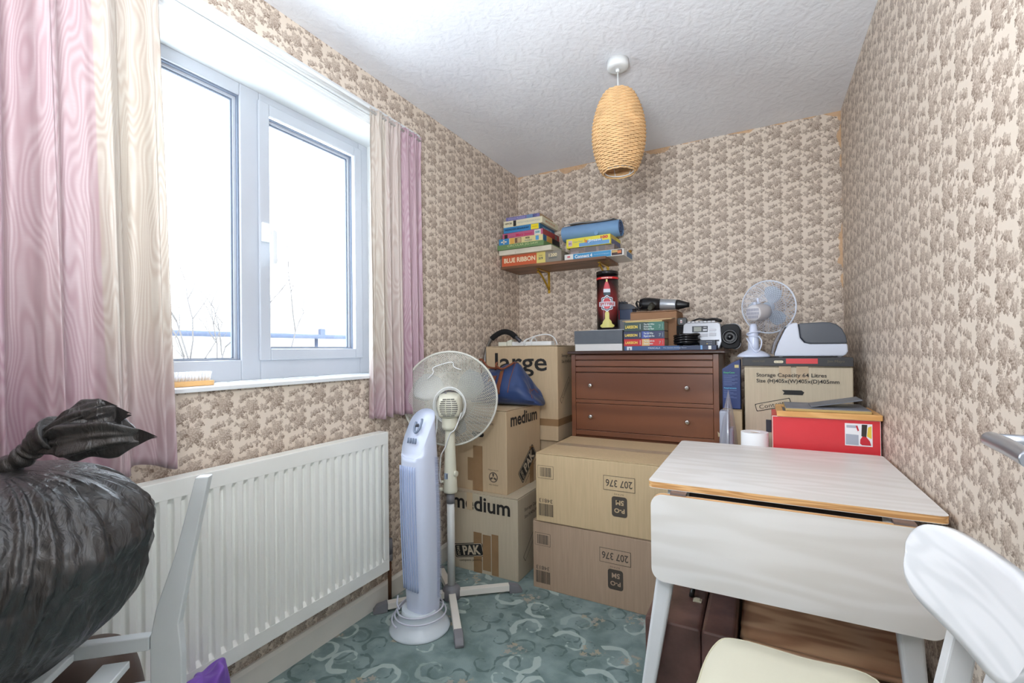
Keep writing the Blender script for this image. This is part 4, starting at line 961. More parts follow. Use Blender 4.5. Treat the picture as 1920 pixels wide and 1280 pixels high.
game('pink jigsaw box reading Mary Jason in the left pile on the shelf', .022, .318, 2.70, .262, 1.8685, 1.912, PNK,
     [('t', 'Mary Jason', .55, .48, .40, .50, P(206, 34, 92), .01), ('r', .80, .955, .08, .92, P(224, 226, 216), 0), ('t', '500', .877, .56, .11, .36, P(70, 150, 170), .04), ('r', .05, .13, .05, .80, P(60, 44, 44), 0), ('r', .18, .30, .2, .45, P(170, 90, 130), 0), ('e', .0, 1, 0, 1, P(164, 62, 62)), ('e', .72, .86, .2, .8, P(170, 190, 180))], -1)
game("blue Circular Jig-Saw box with a yellow square in the left shelf pile", .030, .292, 2.70, .245, 1.9125, 1.950, SKY,
     [('t', "WADDINGTON'S CIRCULAR JIG-SAW", .38, .50, .68, .46, P(24, 40, 70), .02), ('r', .77, .98, .05, .95, P(236, 214, 40), 0), ('t', 'CIRCULAR', .875, .5, .13, .12, P(120, 110, 40), 0), ('e', 0, 1, 0, 1, P(44, 102, 142)), ('s', '500 PIECES', .5, .6, .3, P(170, 200, 210))], 0)
game('cream puzzle box with a black band, second from top of the left shelf pile', .030, .312, 2.70, .262, 1.9505, 1.992, P(226, 220, 190),
     [('r', .26, .335, .05, .95, BK, 0), ('t', 'VIEW JIG', .13, .50, .19, .36, P(60, 56, 46), .03), ('t', 'THE FULLY INTERLOCKING PUZZLE', .66, .50, .58, .22, P(150, 160, 170), 0), ('s', 'MADE IN UK', .5, .6, .34, P(206, 140, 90))], 0)
game('violet puzzle box lying on the very top of the left shelf pile', .040, .285, 2.715, .225, 1.9925, 2.020, P(122, 116, 168),
     [('t', 'JIGSAW PUZZLE', .32, .45, .5, .55, P(176, 178, 216), 0), ('t', 'SKY', .86, .5, .12, .7, P(60, 80, 130), .03), ('r', .62, .8, .05, .95, P(110, 140, 180), 0), ('e', 0, 1, 0, 1, P(176, 146, 112))], 1)
game('blue and white Connect 4 box at the bottom of the right shelf pile', .447, .822, 2.735, .235, 1.6935, 1.734, P(228, 228, 224),
     [('r', .155, .795, .06, .94, P(66, 150, 200), 0), ('t', 'Connect 4', .335, .5, .30, .52, P(240, 244, 244), .03), ('t', 'The vertical strategy game', .64, .5, .26, .18, P(200, 226, 240), 0), ('r', .805, .975, .1, .9, P(70, 50, 50), 0), ('r', .81, .90, .5, .85, P(200, 170, 110), 1), ('r', .90, .96, .35, .75, P(214, 120, 70), 1),
      ('r', .05, .10, .45, .72, P(206, 110, 120), 0), ('e', .3, .85, .1, .9, P(70, 110, 150))], 0)
game('dull stone-patterned box between the blue box and the yellow box on the shelf', .472, .752, 2.765, .20, 1.7345, 1.775, mat('mottled_stone_print', (132, 120, 116), .6, var=.35, vs=26),
     [('r', .35, .60, .05, .9, P(112, 106, 108), 0), ('r', .66, .8, .2, 1, P(122, 116, 118), 0), ('r', .02, .2, .0, .4, P(150, 138, 140), 0)], 2)
game('yellow and blue children\'s game box below the blue roll on the shelf', .455, .742, 2.752, .20, 1.7755, 1.834, P(232, 222, 76),
     [('r', .30, .98, .03, .42, P(112, 164, 212), 0), ('r', .48, .82, .38, .62, P(112, 164, 212), 0), ('t', 'Jigsaw', .66, .52, .30, .40, P(226, 238, 246), .02), ('t', 'Fun', .46, .58, .06, .4, P(214, 60, 70), .02), ('t', '100', .87, .74, .16, .30, P(214, 48, 74), .04), ('r', .05, .14, .2, .8, P(214, 190, 196), 0), ('t', 'abc', .095, .5, .07, .2, P(120, 90, 150), .02),
      ('t', 'Giant Floor', .28, .60, .22, .18, P(120, 160, 170), 0), ('e', .1, 1, .05, .6, P(86, 96, 140)), ('e', .0, .6, .62, 1, P(206, 180, 80))], -2)
t = thing('rolled_blue_mat', 'pale blue rolled puzzle mat lying on the yellow box on the shelf', 'mat', (.59, 2.85, 1.835), 0)
BLU = mat('pale_blue_felt', (124, 162, 204), .8, var=.05, vs=9, bump=.2, bs=200); BLD = mat('dark_blue_felt', (84, 104, 140), .85)
def ov(a, k=1.): return (2.848+.066*k*math.cos(a), 1.887+.051*k*math.sin(a))
mb = MB(); n = 40
def rl(u, v):
    a = 2*PI*u; k = 1-.035*(abs(2*v-1)**8); q = ov(a, k); return (.405+.372*v, q[0]+.004*v, q[1])
mb.grid(rl, n, 24, cu=True); mb.build('outer_layer', BLU, t, fixn=True)
mb = MB()
for k in range(1):
    pts = [(.772, ov(2*PI*i/26, .88-i/26/3.3)[0]+.006, ov(2*PI*i/26, .88-i/26/3.3)[1]) for i in range(0, 64)]
    mb.tube(pts, .0045, 6)
    mb.tube([(.410, p[1]-.004, p[2]) for p in pts], .0045, 6)
mb.build('inner_layers', BLD, t)
mb = MB(); mb.prism([(ov(2*PI*i/30, .86)[0]+.004, ov(2*PI*i/30, .86)[1]) for i in range(30)], lambda a, b, d: (d, a, b), .414, .764); mb.build('core', BLD, t)
mb = MB(); mb.cyl((.640, 2.785, 1.857), (.640, 2.781, 1.857), .013, seg=20); mb.build('fastener', BLU, t)
t = thing('grey_folder', 'thin grey transparent folder lying on top of the blue roll', 'folder', (.58, 2.87, 1.94), 0)
mb = MB(); mb.grid(lambda u, v: (.42+.31*u, 2.80+.16*v, 1.941+.045*v+.004*math.sin(6*u)-.02*(abs(v-.3))), 20, 10); mb.build('folder_sheet', mat('grey_film', (150, 152, 154), .4), t, solid=.002)
mb = MB(); mb.grid(lambda u, v: (.53+.05*u, 2.835+.015*v, 1.953+.0045*v), 2, 2); mb.build('printed_mark', mat('olive_print', (128, 134, 78), .6), t, fixn=False, solid=.001)
t = thing('brass_trinket', 'small brass ornament poking out at the right end of the shelf boxes', 'ornament', (.80, 2.945, 1.735), 0)
mb = MB(); mb.lathe([(.014, 1.7345), (.016, 1.738), (.006, 1.744), (.010, 1.752), (.013, 1.758), (.004, 1.764)], (.806, 2.95, 0), 16); mb.build('ornament_body', mat('old_brass', (170, 128, 56), .4, .8), t)
# ---------------------------------------------------------------- things on the chest of drawers (top at 1.128)
ZC = 1.1285
GRYB = mat('charcoal_linen', (92, 98, 106), .7, var=.06, vs=30, bump=.2, bs=500)
t = thing('storage_box', 'low storage box, dark grey over white, on the left of the chest of drawers', 'box', (.722, 2.63, ZC), 0)
mb = MB(); mb.box(.583, .862, 2.53, 2.73, 1.168, 1.243); mb.build('box_lid', GRYB, t, bevel=.001)
mb = MB(); mb.box(.586, .859, 2.533, 2.727, ZC, 1.1675); mb.build('box_base', mat('white_linen_card', (214, 213, 212), .6), t, bevel=.001)
t = thing('white_booklet', 'thin white booklet lying under the beer tin on the grey storage box', 'booklet', (.73, 2.66, 1.2435)); mb = MB(); mb.box(.652, .86, 2.60, 2.72, 1.2435, 1.2485); mb.build('pages', P(212, 212, 214), t)
# beer tin
tx, ty, tr, tz0, tz1 = .742, 2.663, .0625, 1.249, 1.589
t = thing('drink_tin', 'tall round black and red SPITFIRE drink tin on the grey storage box', 'tin', (tx, ty, tz0))
m, N, L, b = nt('tin_print')
tcn = N.new('ShaderNodeTexCoord'); s_ = N.new('ShaderNodeSeparateXYZ'); L.new(tcn.outputs['Object'], s_.inputs[0])
zz = math_node(N, L, 'ABSOLUTE', math_node(N, L, 'SUBTRACT', s_.outputs[2], .155))
aa = math_node(N, L, 'ABSOLUTE', math_node(N, L, 'ADD', math_node(N, L, 'ARCTAN2', s_.outputs[1], s_.outputs[0]), 1.19))
f_ = math_node(N, L, 'ADD', math_node(N, L, 'MULTIPLY', zz, 7.), math_node(N, L, 'MULTIPLY', aa, .35))
L.new(mixc(N, L, sstep(N, L, f_, .25, 1.15), lin((128, 40, 42)), lin((26, 20, 22))), b.inputs['Base Color']); b.inputs['Roughness'].default_value = .22; b.inputs['Metallic'].default_value = .2
TINP = m; TINB = mat('black_tin', (24, 24, 26), .25)
mb = MB(); mb.lathe([(tr-.001, tz0), (tr, tz0+.002), (tr, tz1-.022)], (tx, ty, 0), 48); mb.build('tin_body', TINP, t)
mb = MB(); mb.lathe([(tr+.0012, tz1-.022), (tr+.0012, tz1-.002), (tr-.001, tz1), (tr-.006, tz1-.003), (0, tz1-.003)], (tx, ty, 0), 48); mb.build('lid', TINB, t)
A0 = math.atan2(-2.663, 1.53-.742)-.06   # the printed front looks into the room
def tinpt(a, b, d, r=tr): return (tx+(r+d)*math.cos(A0+a/r), ty+(r+d)*math.sin(A0+a/r), tz0+b)
def tpoly(mb, pts, e, m):   # narrow pieces so the print wraps the tin
    xs = [p[0] for p in pts]; fs = mb.bm.verts
    bm2 = bmesh.new(); vs = [bm2.verts.new((p[0], p[1], 0)) for p in pts]; bm2.faces.new(vs)
    x = min(xs)+.004
    while x < max(xs):
        bmesh.ops.bisect_plane(bm2, geom=bm2.verts[:]+bm2.edges[:]+bm2.faces[:], plane_co=(x, 0, 0), plane_no=(1, 0, 0)); x += .004
    mp_ = {v: mb.bm.verts.new(V(tinpt(v.co.x, v.co.y, e))) for v in bm2.verts}
    for f in bm2.faces: mb._f([mp_[v] for v in f.verts], m)
    bm2.free()
mb = MB()
PR = [P(216, 40, 44), P(214, 206, 120), P(214, 220, 232), P(40, 62, 74), P(196, 60, 72)]
n = 40
for i in range(n):
    a0, a1 = -2.4+4.8*i/n, -2.4+4.8*(i+1)/n
    mb.quad(*[tinpt(q*tr, z, .0006) for q, z in ((a0, .292), (a1, .292), (a1, .304), (a0, .304))], m=0)
tpoly(mb, [(-.0045, .274), (.0045, .274), (.0045, .288), (-.0045, .288)], .0006, 1)
tpoly(mb, [(-.019, .234), (.019, .234), (.014, .255), (.007, .274), (-.007, .274), (-.014, .255)], .0006, 4)
tpoly(mb, [(-.020, .214), (.020, .214), (.019, .234), (-.019, .234)], .0006, 2); tpoly(mb, [(-.018, .196), (.018, .196), (.020, .214), (-.020, .214)], .0006, 3)
def badge(k): return [(k*(.040+.004*math.cos(8*a))*math.cos(a), .150+k*(.044+.003*math.cos(8*a))*math.sin(a)) for a in [2*PI*i/48 for i in range(48)]]
tpoly(mb, badge(1.), .0009, 2); tpoly(mb, badge(.88), .0012, 3); tpoly(mb, badge(.76), .0015, 2); tpoly(mb, [(.022*math.cos(a), .150+.032*math.sin(a)) for a in [2*PI*i/30 for i in range(30)]], .0018, 4)
tpoly(mb, [(-.048, .134), (.048, .134), (.048, .160), (-.048, .160)], .0021, 2)
tpoly(mb, [(-.030, .012), (.030, .012), (.042, .018), (.042, .026), (.028, .034), (.024, .048), (.012, .062), (.012, .092), (.008, .104), (-.008, .104), (-.012, .092), (-.012, .062), (-.024, .048), (-.028, .034), (-.042, .026), (-.042, .018)], .0006, 1)
o = mb.build('tin_artwork', PR, t, fixn=False)
mb = MB(); 
def ttext(s, cz, w, h, mm, e):
    q = MB(); q.text(s, (0, cz, 0), w, h, (1, 0, 0), (0, 1, 0), 0, bold=.03)
    mp_ = {v: mb.bm.verts.new(V(tinpt(v.co.x, v.co.y, e))) for v in q.bm.verts}
    for f in q.bm.faces: mb._f([mp_[v] for v in f.verts], mm)
    q.bm.free()
ttext('SPITFIRE', .147, .084, .018, 0, .0028); ttext('PREMIUM ALE', .298, .062, .007, 1, .0012); ttext('KENTISH', .172, .026, .006, 0, .0028)
mb.build('tin_lettering', [P(176, 40, 50), P(240, 220, 210)], t, fixn=False)
# mancala box, three paperbacks, envelopes
def book(name, label, x0, x1, yf, dp, z0, z1, cover, marks, rz=0, cat='book', grp=None): 
    return game(label, x0, x1, yf, dp, z0, z1, cover, marks, rz, cat, name, None, grp)
NAVY = P(38, 52, 84)
game('long dark blue game box reading MANCALA under the paperbacks on the chest', .876, 1.335, 2.515, .112, ZC, 1.1515, NAVY,
     [('r', .0, .62, .0, 1, P(54, 84, 128), 0), ('t', 'MANCALA', .345, .52, .135, .42, P(196, 210, 226), .0), ('t', 'The Ancient Strategy Game', .57, .5, .25, .26, P(196, 210, 226), 0), ('r', .03, .09, .1, .9, P(206, 214, 220), 1), ('r', .055, .065, .0, .6, NAVY, 2), ('r', .92, .95, .12, .9, P(222, 224, 222), 1), ('r', .84, .86, .1, 1, P(110, 160, 214), 1)], 0, grp=None)
YT = P(232, 206, 84)
PAG = mat('aged_pages', (176, 154, 126), .8)
def pback(label, x0, x1, z0, z1, cover, tint, title, rz=0, blob_=None, yf=2.524):
    t = thing('paperback', label, 'book', ((x0+x1)/2, yf+.06, z0), math.radians(rz), 'thick paperbacks stacked spine out on the chest'); w, h = x1-x0, z1-z0
    mb = MB(); mb.box(-w/2+.001, w/2-.002, -.058, .060, .0015, h-.0021); mb.build('pages', PAG, t, world=False)
    mb = MB(); mb.box(-w/2, w/2, -.060, -.0582, 0, h-.0006); mb.box(-w/2, w/2, -.0582, .062, 0, .0012); mb.box(-w/2, w/2, -.0582, .062, h-.0018, h-.0006); mb.build('cover', cover, t, world=False)
    mb = MB(); y = -.0604
    mb.box(w*.12, w*.495, y, -.06005, .0005, h-.0011, m=3)
    if blob_: mb.box(-.01, .03, y-.0004, y-.0001, .001, h-.0016, m=4)
    mb.text('LARSSON', (-w*.31, y-.0006, h*.48), w*.31, h*.36, m=0, bold=.03)
    mb.text(title, (w*.13, y-.0010, h*.48), w*.26, h*.70, m=1, bold=.02)
    mb.box(-w*.095, -w*.085, y-.0006, y-.0003, h*.2, h*.8, m=1)
    mb.text('7', (w*.39, y-.0008, h*.45), w*.05, h*.40, m=2, bold=.0); mb.box(w*.455, w*.462, y-.0006, y-.0003, h*.2, h*.75, m=2)
    mb.build('spine_print', [YT, P(206, 216, 214), P(150, 176, 170), tint, blob_ or tint], t, world=False)
pback('green spined paperback on top of the three, title The Girl Who Kicked', .873, 1.085, 1.2325, 1.280, P(52, 72, 68), P(58, 112, 98), 'The Girl Who\nKicked the\nHornets Nest', 0)
pback('navy spined paperback, middle of the three', .870, 1.085, 1.1910, 1.2320, P(44, 50, 80), P(50, 58, 92), 'The Girl Who\nPlayed with Fire', .5, P(64, 84, 158))
pback('red spined paperback, lowest of the three', .872, 1.086, 1.1520, 1.1905, P(188, 34, 44), P(198, 46, 50), 'The Girl with the\nDragon Tattoo', -.5, P(206, 168, 110))
t = thing('yellow_card', 'thin yellow card lying on the green paperback', 'card', (.98, 2.58, 1.2805)); mb = MB(); mb.box(.880, 1.074, 2.525, 2.64, 1.2805, 1.2865); mb.build('card_sheet', P(222, 200, 132), t)
t = thing('buff_envelope', 'buff envelope sticking out on top of the yellow card', 'envelope', (.99, 2.58, 1.287)); mb = MB()
mb.grid(lambda u, v: (.866+.254*u, 2.515+.12*v, 1.2875+.004*u+.012*v*u), 6, 4); mb.build('envelope_paper', P(226, 194, 150), t, fixn=False, solid=.0035)
# cardboard box, dryer, small boxes
t = carton('small_cardboard_box', 'small brown cardboard box behind the paperbacks, carrying the hair dryer', 0, (.998, 2.79, ZC), (.255, .235, .218), 0, mat('reddish_cardboard', (156, 118, 88), .8, var=.08, vs=9))
mb = MB(); mb.box(-.1285, .1285, -.1185, -.1178, .170, .174, m=0); mb.box(.1278, .1285, -.1185, .1185, .170, .174, m=0); mb.build('lid_edge', P(112, 82, 60), t, world=False)
t = thing('hair_dryer', 'black and silver hair dryer lying on the small cardboard box', 'hair dryer', (1.03, 2.74, 1.349))
Rd = Matrix.Rotation(math.radians(90), 3, 'Y')
def dr_part(name, prof, m, c=(.0, 2.74, 1.387)):
    mb = MB(); mb.lathe(prof, c, 28, 0, M=Matrix.Rotation(math.radians(94), 3, 'Y')); mb.build(name, m, t)
dr_part('motor_housing', [(.012, .912), (.028, .915), (.036, .935), (.038, .965), (.035, 1.0), (.031, 1.030)], BLACKP, (.0, 2.74, 1.4615))
dr_part('silver_barrel', [(.0305, 1.030), (.0315, 1.034), (.0285, 1.112), (.027, 1.116)], mat('silver_plastic', (176, 182, 190), .3, .5), (.0, 2.74, 1.4615))
dr_part('nozzle', [(.0275, 1.116), (.028, 1.130), (.016, 1.170), (.013, 1.186)], BLACKP, (.0, 2.74, 1.4615))
mb = MB(); mb.cyl((.985, 2.722, 1.385), (.988, 2.64, 1.362), .020, .012, 16); mb.build('handle', mat('dark_olive_plastic', (62, 62, 54), .4), t)
mb = MB(); mb.tube(smooth_path([(.985, 2.645, 1.360), (.95, 2.66, 1.357), (.92, 2.69, 1.365), (.905, 2.70, 1.395), (.90, 2.71, 1.41), (.915, 2.71, 1.405), (.93, 2.70, 1.38), (.90, 2.69, 1.362), (.93, 2.68, 1.358), (.96, 2.70, 1.362), (.91, 2.72, 1.372), (.89, 2.73, 1.40), (.90, 2.74, 1.412)], 6), .0035, 7); mb.build('power_cable', BLACKR, t)
t = thing('small_grey_box', 'small grey box behind the beer tin, lowest of three', 'box', (.83, 2.72, 1.249)); mb = MB(); mb.box(.768, .868, 2.735, 2.85, ZC, 1.312); mb.build('box_body', P(126, 126, 132), t, bevel=.001)
mb = MB(); mb.box(.7675, .7695, 2.7325, 2.7345, ZC, 1.312); mb.build('worn_edge', P(206, 206, 206), t)
t = thing('small_blue_box', 'small navy and red box on the small grey box, behind the beer tin', 'box', (.83, 2.73, 1.3125)); mb = MB(); mb.box(.792, .868, 2.735, 2.84, 1.3125, 1.370); mb.build('box_body', P(52, 66, 96), t, bevel=.001)
mb = MB(); mb.box(.770, .792, 2.735, 2.84, 1.3125, 1.370); mb.build('red_end', P(200, 36, 40), t, bevel=.001)
t = thing('black_charger', 'dark grey ribbed charger block on top of the small navy box', 'charger', (.83, 2.73, 1.3705)); mb = MB(); mb.prism([(.775, 1.3705), (.885, 1.3705), (.885, 1.380), (.852, 1.402), (.775, 1.406)], lambda a, b, d: (a, d, b), 2.735, 2.82); mb.build('charger_body', DKGREY, t, bevel=.001)
for k in range(7): MB().box(.778+.008*k, .782+.008*k, 2.738, 2.79, 1.405, 1.416+.004*(k % 2)).build('fin', DKGREY, t)
# radio
t = thing('portable_stereo', 'silver and black portable stereo on the right of the chest of drawers', 'stereo', (1.30, 2.75, ZC))
SILV = mat('silver_radio_plastic', (150, 152, 158), .35, .4); GRIL = mat('black_speaker_cloth', (30, 31, 34), .6, bump=.4, bs=600)
cx, cy_ = 1.275, 2.76
mb = MB(); mb.prism([(1.165, ZC+.004), (1.34, ZC+.004), (1.352, 1.17), (1.347, 1.262), (1.335, 1.272), (1.175, 1.274), (1.163, 1.262), (1.158, 1.17)], lambda a, b, d: (a, d+.10*max(0, b-1.17), b), 2.632, 2.82); mb.build('centre_housing', SILV, t, bevel=.004)
for s, x0_, x1_ in ((-1, 1.138, 1.160), (1, 1.350, 1.432)):
    mb = MB(); c = (x0_+x1_)/2; mb.prism(rrect(x1_-x0_+.01, .128, .030, 6, c, 1.196), lambda a, b, d: (a, d+.02*abs(a-1.26)/.15, b), 2.635, 2.82); mb.build('speaker_housing', GRIL, t, bevel=.006, seg=3)
    if s > 0:
        mb = MB(); R = Matrix.Rotation(PI/2, 3, 'X'); mb.lathe([(.036, -.004), (.038, .004), (.034, .007), (.028, .003), (.012, -.002), (.010, .004), (.004, .006)], (c-.002, 2.645, 1.194), 32, M=R); mb.build('speaker_cone', BLACKP, t)
        mb = MB(); mb.tube([(a, 2.672, b) for a, b in rrect(x1_-x0_+.014, .132, .032, 6, c, 1.196)[:8]+rrect(x1_-x0_+.014, .132, .032, 6, c, 1.196)[21:]], .0025, 6); mb.build('silver_trim', SILV, t)
mb = MB(); 
def rp(x0, x1, z0, z1, m, e=.002): mb.prism([(x0, z0), (x1, z0), (x1, z1), (x0, z1)], lambda a, b, d: (a, 2.632-e+d+.10*max(0, b-1.17), b), 0, .004, m)
rp(1.208, 1.285, 1.222, 1.254, 0); rp(1.217, 1.254, 1.226, 1.250, 1, .003); rp(1.262, 1.282, 1.228, 1.237, 2, .003); rp(1.205, 1.285, 1.198, 1.214, 2, .003); rp(1.292, 1.325, 1.200, 1.218, 2, .003); rp(1.180, 1.198, 1.204, 1.216, 2, .003); rp(1.19, 1.34, 1.172, 1.180, 3, .0025); rp(1.292, 1.325, 1.226, 1.238, 2, .003)
mb.text('384', (1.272, 2.6365, 1.246), .016, .006, m=2, bold=.03)
mb.build('control_panel', [P(44, 48, 58), P(146, 150, 142), P(200, 202, 210), P(60, 60, 66)], t)
for x in (1.183, 1.203, 1.223, 1.243, 1.263, 1.283, 1.303): MB().box(x, x+.017, 2.648, 2.668, 1.268, 1.281).build('button', P(196, 198, 204), t, bevel=.001)
mb = MB(); mb.tube(smooth_path([(1.17, 2.76, 1.27), (1.19, 2.75, 1.284), (1.23, 2.74, 1.298), (1.27, 2.745, 1.294), (1.31, 2.74, 1.296), (1.34, 2.74, 1.288), (1.338, 2.75, 1.280), (1.30, 2.76, 1.290), (1.25, 2.75, 1.286), (1.20, 2.755, 1.280), (1.17, 2.765, 1.277)], 6), .005, 7); mb.build('power_cable', BLACKR, t)
mb = MB(); mb.prism(rrect(.050, .042, .012, 4, 1.155, 1.283), lambda a, b, d: (a, 2.655+d, b), 0, .03); mb.build('mains_plug', BLACKP, t, bevel=.003)
mb = MB(); mb.box(1.146, 1.156, 2.6535, 2.6548, 1.274, 1.292, m=0); mb.box(1.148, 1.154, 2.6525, 2.6534, 1.278, 1.283, m=1); mb.build('plug_label', [P(214, 206, 208), P(180, 70, 80)], t)
t = thing('coiled_hose', 'coil of glossy black hose lying on the MANCALA box in front of the stereo', 'hose', (1.18, 2.60, 1.152))
mb = MB(); pts = []
for i in range(150):
    a = 2*PI*i/34; k = i/150; pts.append((1.185+(.064-.010*abs(math.sin(k*7)))*math.cos(a), 2.576+(.044)*math.sin(a), 1.1585+.0125*(i/34)+.002*math.sin(3*a)))
mb.tube(pts, .0065, 10); mb.build('hose_coil', mat('glossy_black_hose', (20, 20, 22), .15), t)
t = thing('black_puzzle_box', 'small black box with tiny icons at the right end of the MANCALA box', 'box', (1.30, 2.56, 1.152)); mb = MB(); mb.box(1.258, 1.330, 2.518, 2.58, 1.152, 1.176); mb.build('box_body', P(42, 48, 62), t)
for k in range(3):
    MB().box(1.290+.009*k, 1.295+.009*k, 2.5172, 2.5178, 1.157, 1.161).build('icon', P(206, 180, 110) if k == 0 else P(120, 130, 150), t)
    MB().box(1.290+.009*k, 1.295+.009*k, 2.5172, 2.5178, 1.167, 1.171).build('icon', P(120, 130, 150), t)
# ---------------------------------------------------------------- fan builder (cage, blades)
def spiral_cage(t, c, R, depth, tilt, n, wr, m, rim=.004, front=True, seg=14, swirl=.9):
    """dished rear guard of crossing spiral wires, rim ring, plainer front guard; +Z of tilt points out of the back"""
    c = V(c)
    def dome(r, a, s): 
        z = s*depth*(1-(r/R)**2.6)
        return c + tilt @ V((r*math.cos(a), r*math.sin(a), z))
    mb = MB()
    for sgn in (1, -1):
        for k in range(n):
            a0 = 2*PI*k/n; mb.tube([dome(R*(.24+.76*j/seg), a0+sgn*swirl*(j/seg), 1) for j in range(seg+1)], wr, 3, smooth=False, caps=False)
    mb.build('rear_guard', m, t, fixn=False)
    if front:
        mb = MB()
        for k in range(n*2//3):
            a0 = 2*PI*k/(n*2//3); mb.tube([dome(R*(.2+.8*j/8), a0+.35*(j/8), -1) for j in range(9)], wr, 3, smooth=False, caps=False)
        for q in (.2, .55): mb.tube([dome(R*q, 2*PI*i/40, -1) for i in range(40)], wr*1.5, 4, closed=True)
        mb.build('front_guard', m, t, fixn=False)
    mb = MB(); mb.tube([dome(R, 2*PI*i/72, 0) for i in range(72)], rim, 8, closed=True); mb.build('guard_rim', m, t)
def blades(t, c, R, tilt, nb, m, hub=.03, rot=0., pitch=.35):
    c = V(c)
    for k in range(nb):
        a0 = 2*PI*k/nb+rot; mb = MB()
        def fn(u, v, a0=a0):
            r = hub+(R-hub)*v; wid = (.42+.32*math.sin(PI*min(1, v*1.05)**.8))*(1 if v < .9 else math.sqrt(max(.05, 1-((v-.9)/.1)**2)))
            a = a0+(u-.5)*1.6*wid+.25*v
            return c + tilt @ V((r*math.cos(a), r*math.sin(a), pitch*(u-.5)*r*wid))
        mb.grid(fn, 12, 12); mb.build('blade', m, t, fixn=False, solid=.0018)
    mb = MB(); mb.lathe([(hub*1.1, -.018), (hub*1.15, -.01), (hub*1.1, .014)], c, 24, M=tilt); mb.build('blade_hub', m, t)
def lookrot(d, upv=V((0, 0, 1))):
    z = V(d).normalized(); x = upv.cross(z).normalized(); y = z.cross(x)
    return Matrix((x, y, z)).transposed()
# pedestal fan
px_, py_ = .262, 1.752
pf = thing('pedestal_fan', 'tall white pedestal fan with a round wire guard, left of the stacked boxes', 'fan', (px_, py_, 0))
for ex, ey in ((.508, 1.945), (.492, 1.480), (.042, 1.505), (.058, 1.930)):
    d = V((ex-px_, ey-py_, 0)); L_ = d.length; d.normalize(); n = V((-d.y, d.x, 0)); o = V((px_, py_, 0))
    lg = MB(); lg.prism([(-.0155, .012), (.0155, .012), (.0155, .040), (-.0155, .040)], lambda a, b, e: o+n*a+d*e+V((0, 0, b)), .036, L_-.045); lo = lg.build('foot_bar', CREAMW, pf, bevel=.002)
    mb = MB(); q = o+d*(L_-.045)
    mb.prism([(0, .001), (.060, .001), (.062, .012), (.045, .032), (0, .043)], lambda a, b, e: q+d*a+n*e+V((0, 0, b)), -.0175, .0175); mb.build('end_cap', GREYP, lo, bevel=.003)
mb = MB(); mb.lathe([(.037, .002), (.040, .006), (.040, .048), (.032, .056), (.024, .060), (.019, .064)], (px_, py_, 0), 28); mb.build('base_hub', GREYP, pf)
mb = MB(); mb.cyl((px_, py_, .056), (px_, py_, .455), .0175, seg=24); mb.build('lower_pole', mat('white_enamel_tube', (206, 208, 206), .35), pf)
mb = MB(); mb.cyl((px_, py_, .438), (px_, py_, .485), .0195, .0185, 24); mb.build('collar', GREYP, pf)
mb = MB(); mb.lathe([(.016, .484), (.030, .487), (.033, .496), (.029, .56), (.0255, .66), (.0225, .76), (.021, .80), (.018, .815)], (px_, py_, 0), 28); mb.build('control_column', CREAMP, pf)
MB().cyl((px_-.028, py_-.02, .503), (px_-.046, py_-.034, .500), .009, seg=14).build('knob', CREAMP, pf); MB().cyl((px_+.026, py_, .575), (px_+.036, py_, .575), .013, seg=16).build('knob', CREAMP, pf); MB().cyl((px_-.020, py_-.024, .538), (px_-.034, py_-.030, .540), .006, seg=12).build('knob', CREAMP, pf)
mb = MB(); mb.box(px_-.0115, px_+.006, py_-.0305, py_-.0265, .553, .580, m=0); mb.box(px_+.001, px_+.006, py_-.0308, py_-.0306, .556, .577, m=1); mb.build('control_label', [P(150, 164, 184), P(60, 66, 80)], pf)
back = V((.52, -.85, -.02)); T = lookrot(back)
hc = V((.262, 1.752, .885))            # motor
mb = MB()
def mot(u, v):
    a = 2*PI*u; r = [.038, .054, .058, .057, .054, .047, .030, .0][min(7, int(v*7.001))]; z = [-.070, -.060, -.035, .0, .034, .056, .064, .065][min(7, int(v*7.001))]
    k = 1/max(abs(math.cos(a)), abs(math.sin(a)))**.45
    return hc + T @ V((r*k*math.cos(a), r*k*math.sin(a)*1.02, z))
mb.grid(mot, 40, 7, cu=True); mb.build('motor_housing', CREAMP, pf)
mb = MB()
for j in range(-4, 5):
    z0 = .0092*j; w_ = .043*math.sqrt(max(0, 1-(j/5.2)**2))
    for s in (-1, 0, 1):
        a_, b_ = (s*w_*.66-w_*.29, s*w_*.66+w_*.29); mb.box(a_, b_, z0-.0018, z0+.0018, 0.0560, .0668, M=Matrix.Translation(hc) @ T.to_4x4())
mb.build('motor_vent', mat('vent_shadow_grey', (98, 96, 90), .6), pf)
mb = MB(); mb.lathe([(.034, .775), (.038, .790), (.036, .822), (.030, .845), (.026, .86)], (px_, py_, .0), 24); mb.build('neck_joint', CREAMP, pf)
mb = MB(); mb.cyl(hc+V((-.012, -.01, .042)), hc+V((-.014, -.012, .062)), .0045, seg=10); mb.build('oscillation_knob', GREYP, pf)
for k, rr in enumerate((.068, .071, .074)):
    mb = MB(); mb.tube([hc + T @ V((rr*math.cos(2*PI*i/40)*1.0, (rr+.002*k)*math.sin(2*PI*i/40)*1.08, -.012+.008*k+.004*math.sin(6*PI*i/40))) for i in range(40)], .0028, 6, closed=True); mb.build('power_cord', PLW, pf)
mb = MB(); mb.tube(smooth_path([hc+V((.058, .01, -.03)), hc+V((.045, -.02, -.10)), (.285, 1.72, .76), (.262, 1.715, .70), (.240, 1.712, .66), (.232, 1.715, .60), (.228, 1.716, .56), (.238, 1.714, .535)], 6), .003, 6); mb.tube(smooth_path([hc+V((-.050, -.03, -.05)), (.215, 1.715, .78), (.205, 1.70, .70), (.214, 1.70, .62), (.222, 1.712, .57)], 6), .003, 6); mb.build('hanging_cord', PLW, pf)
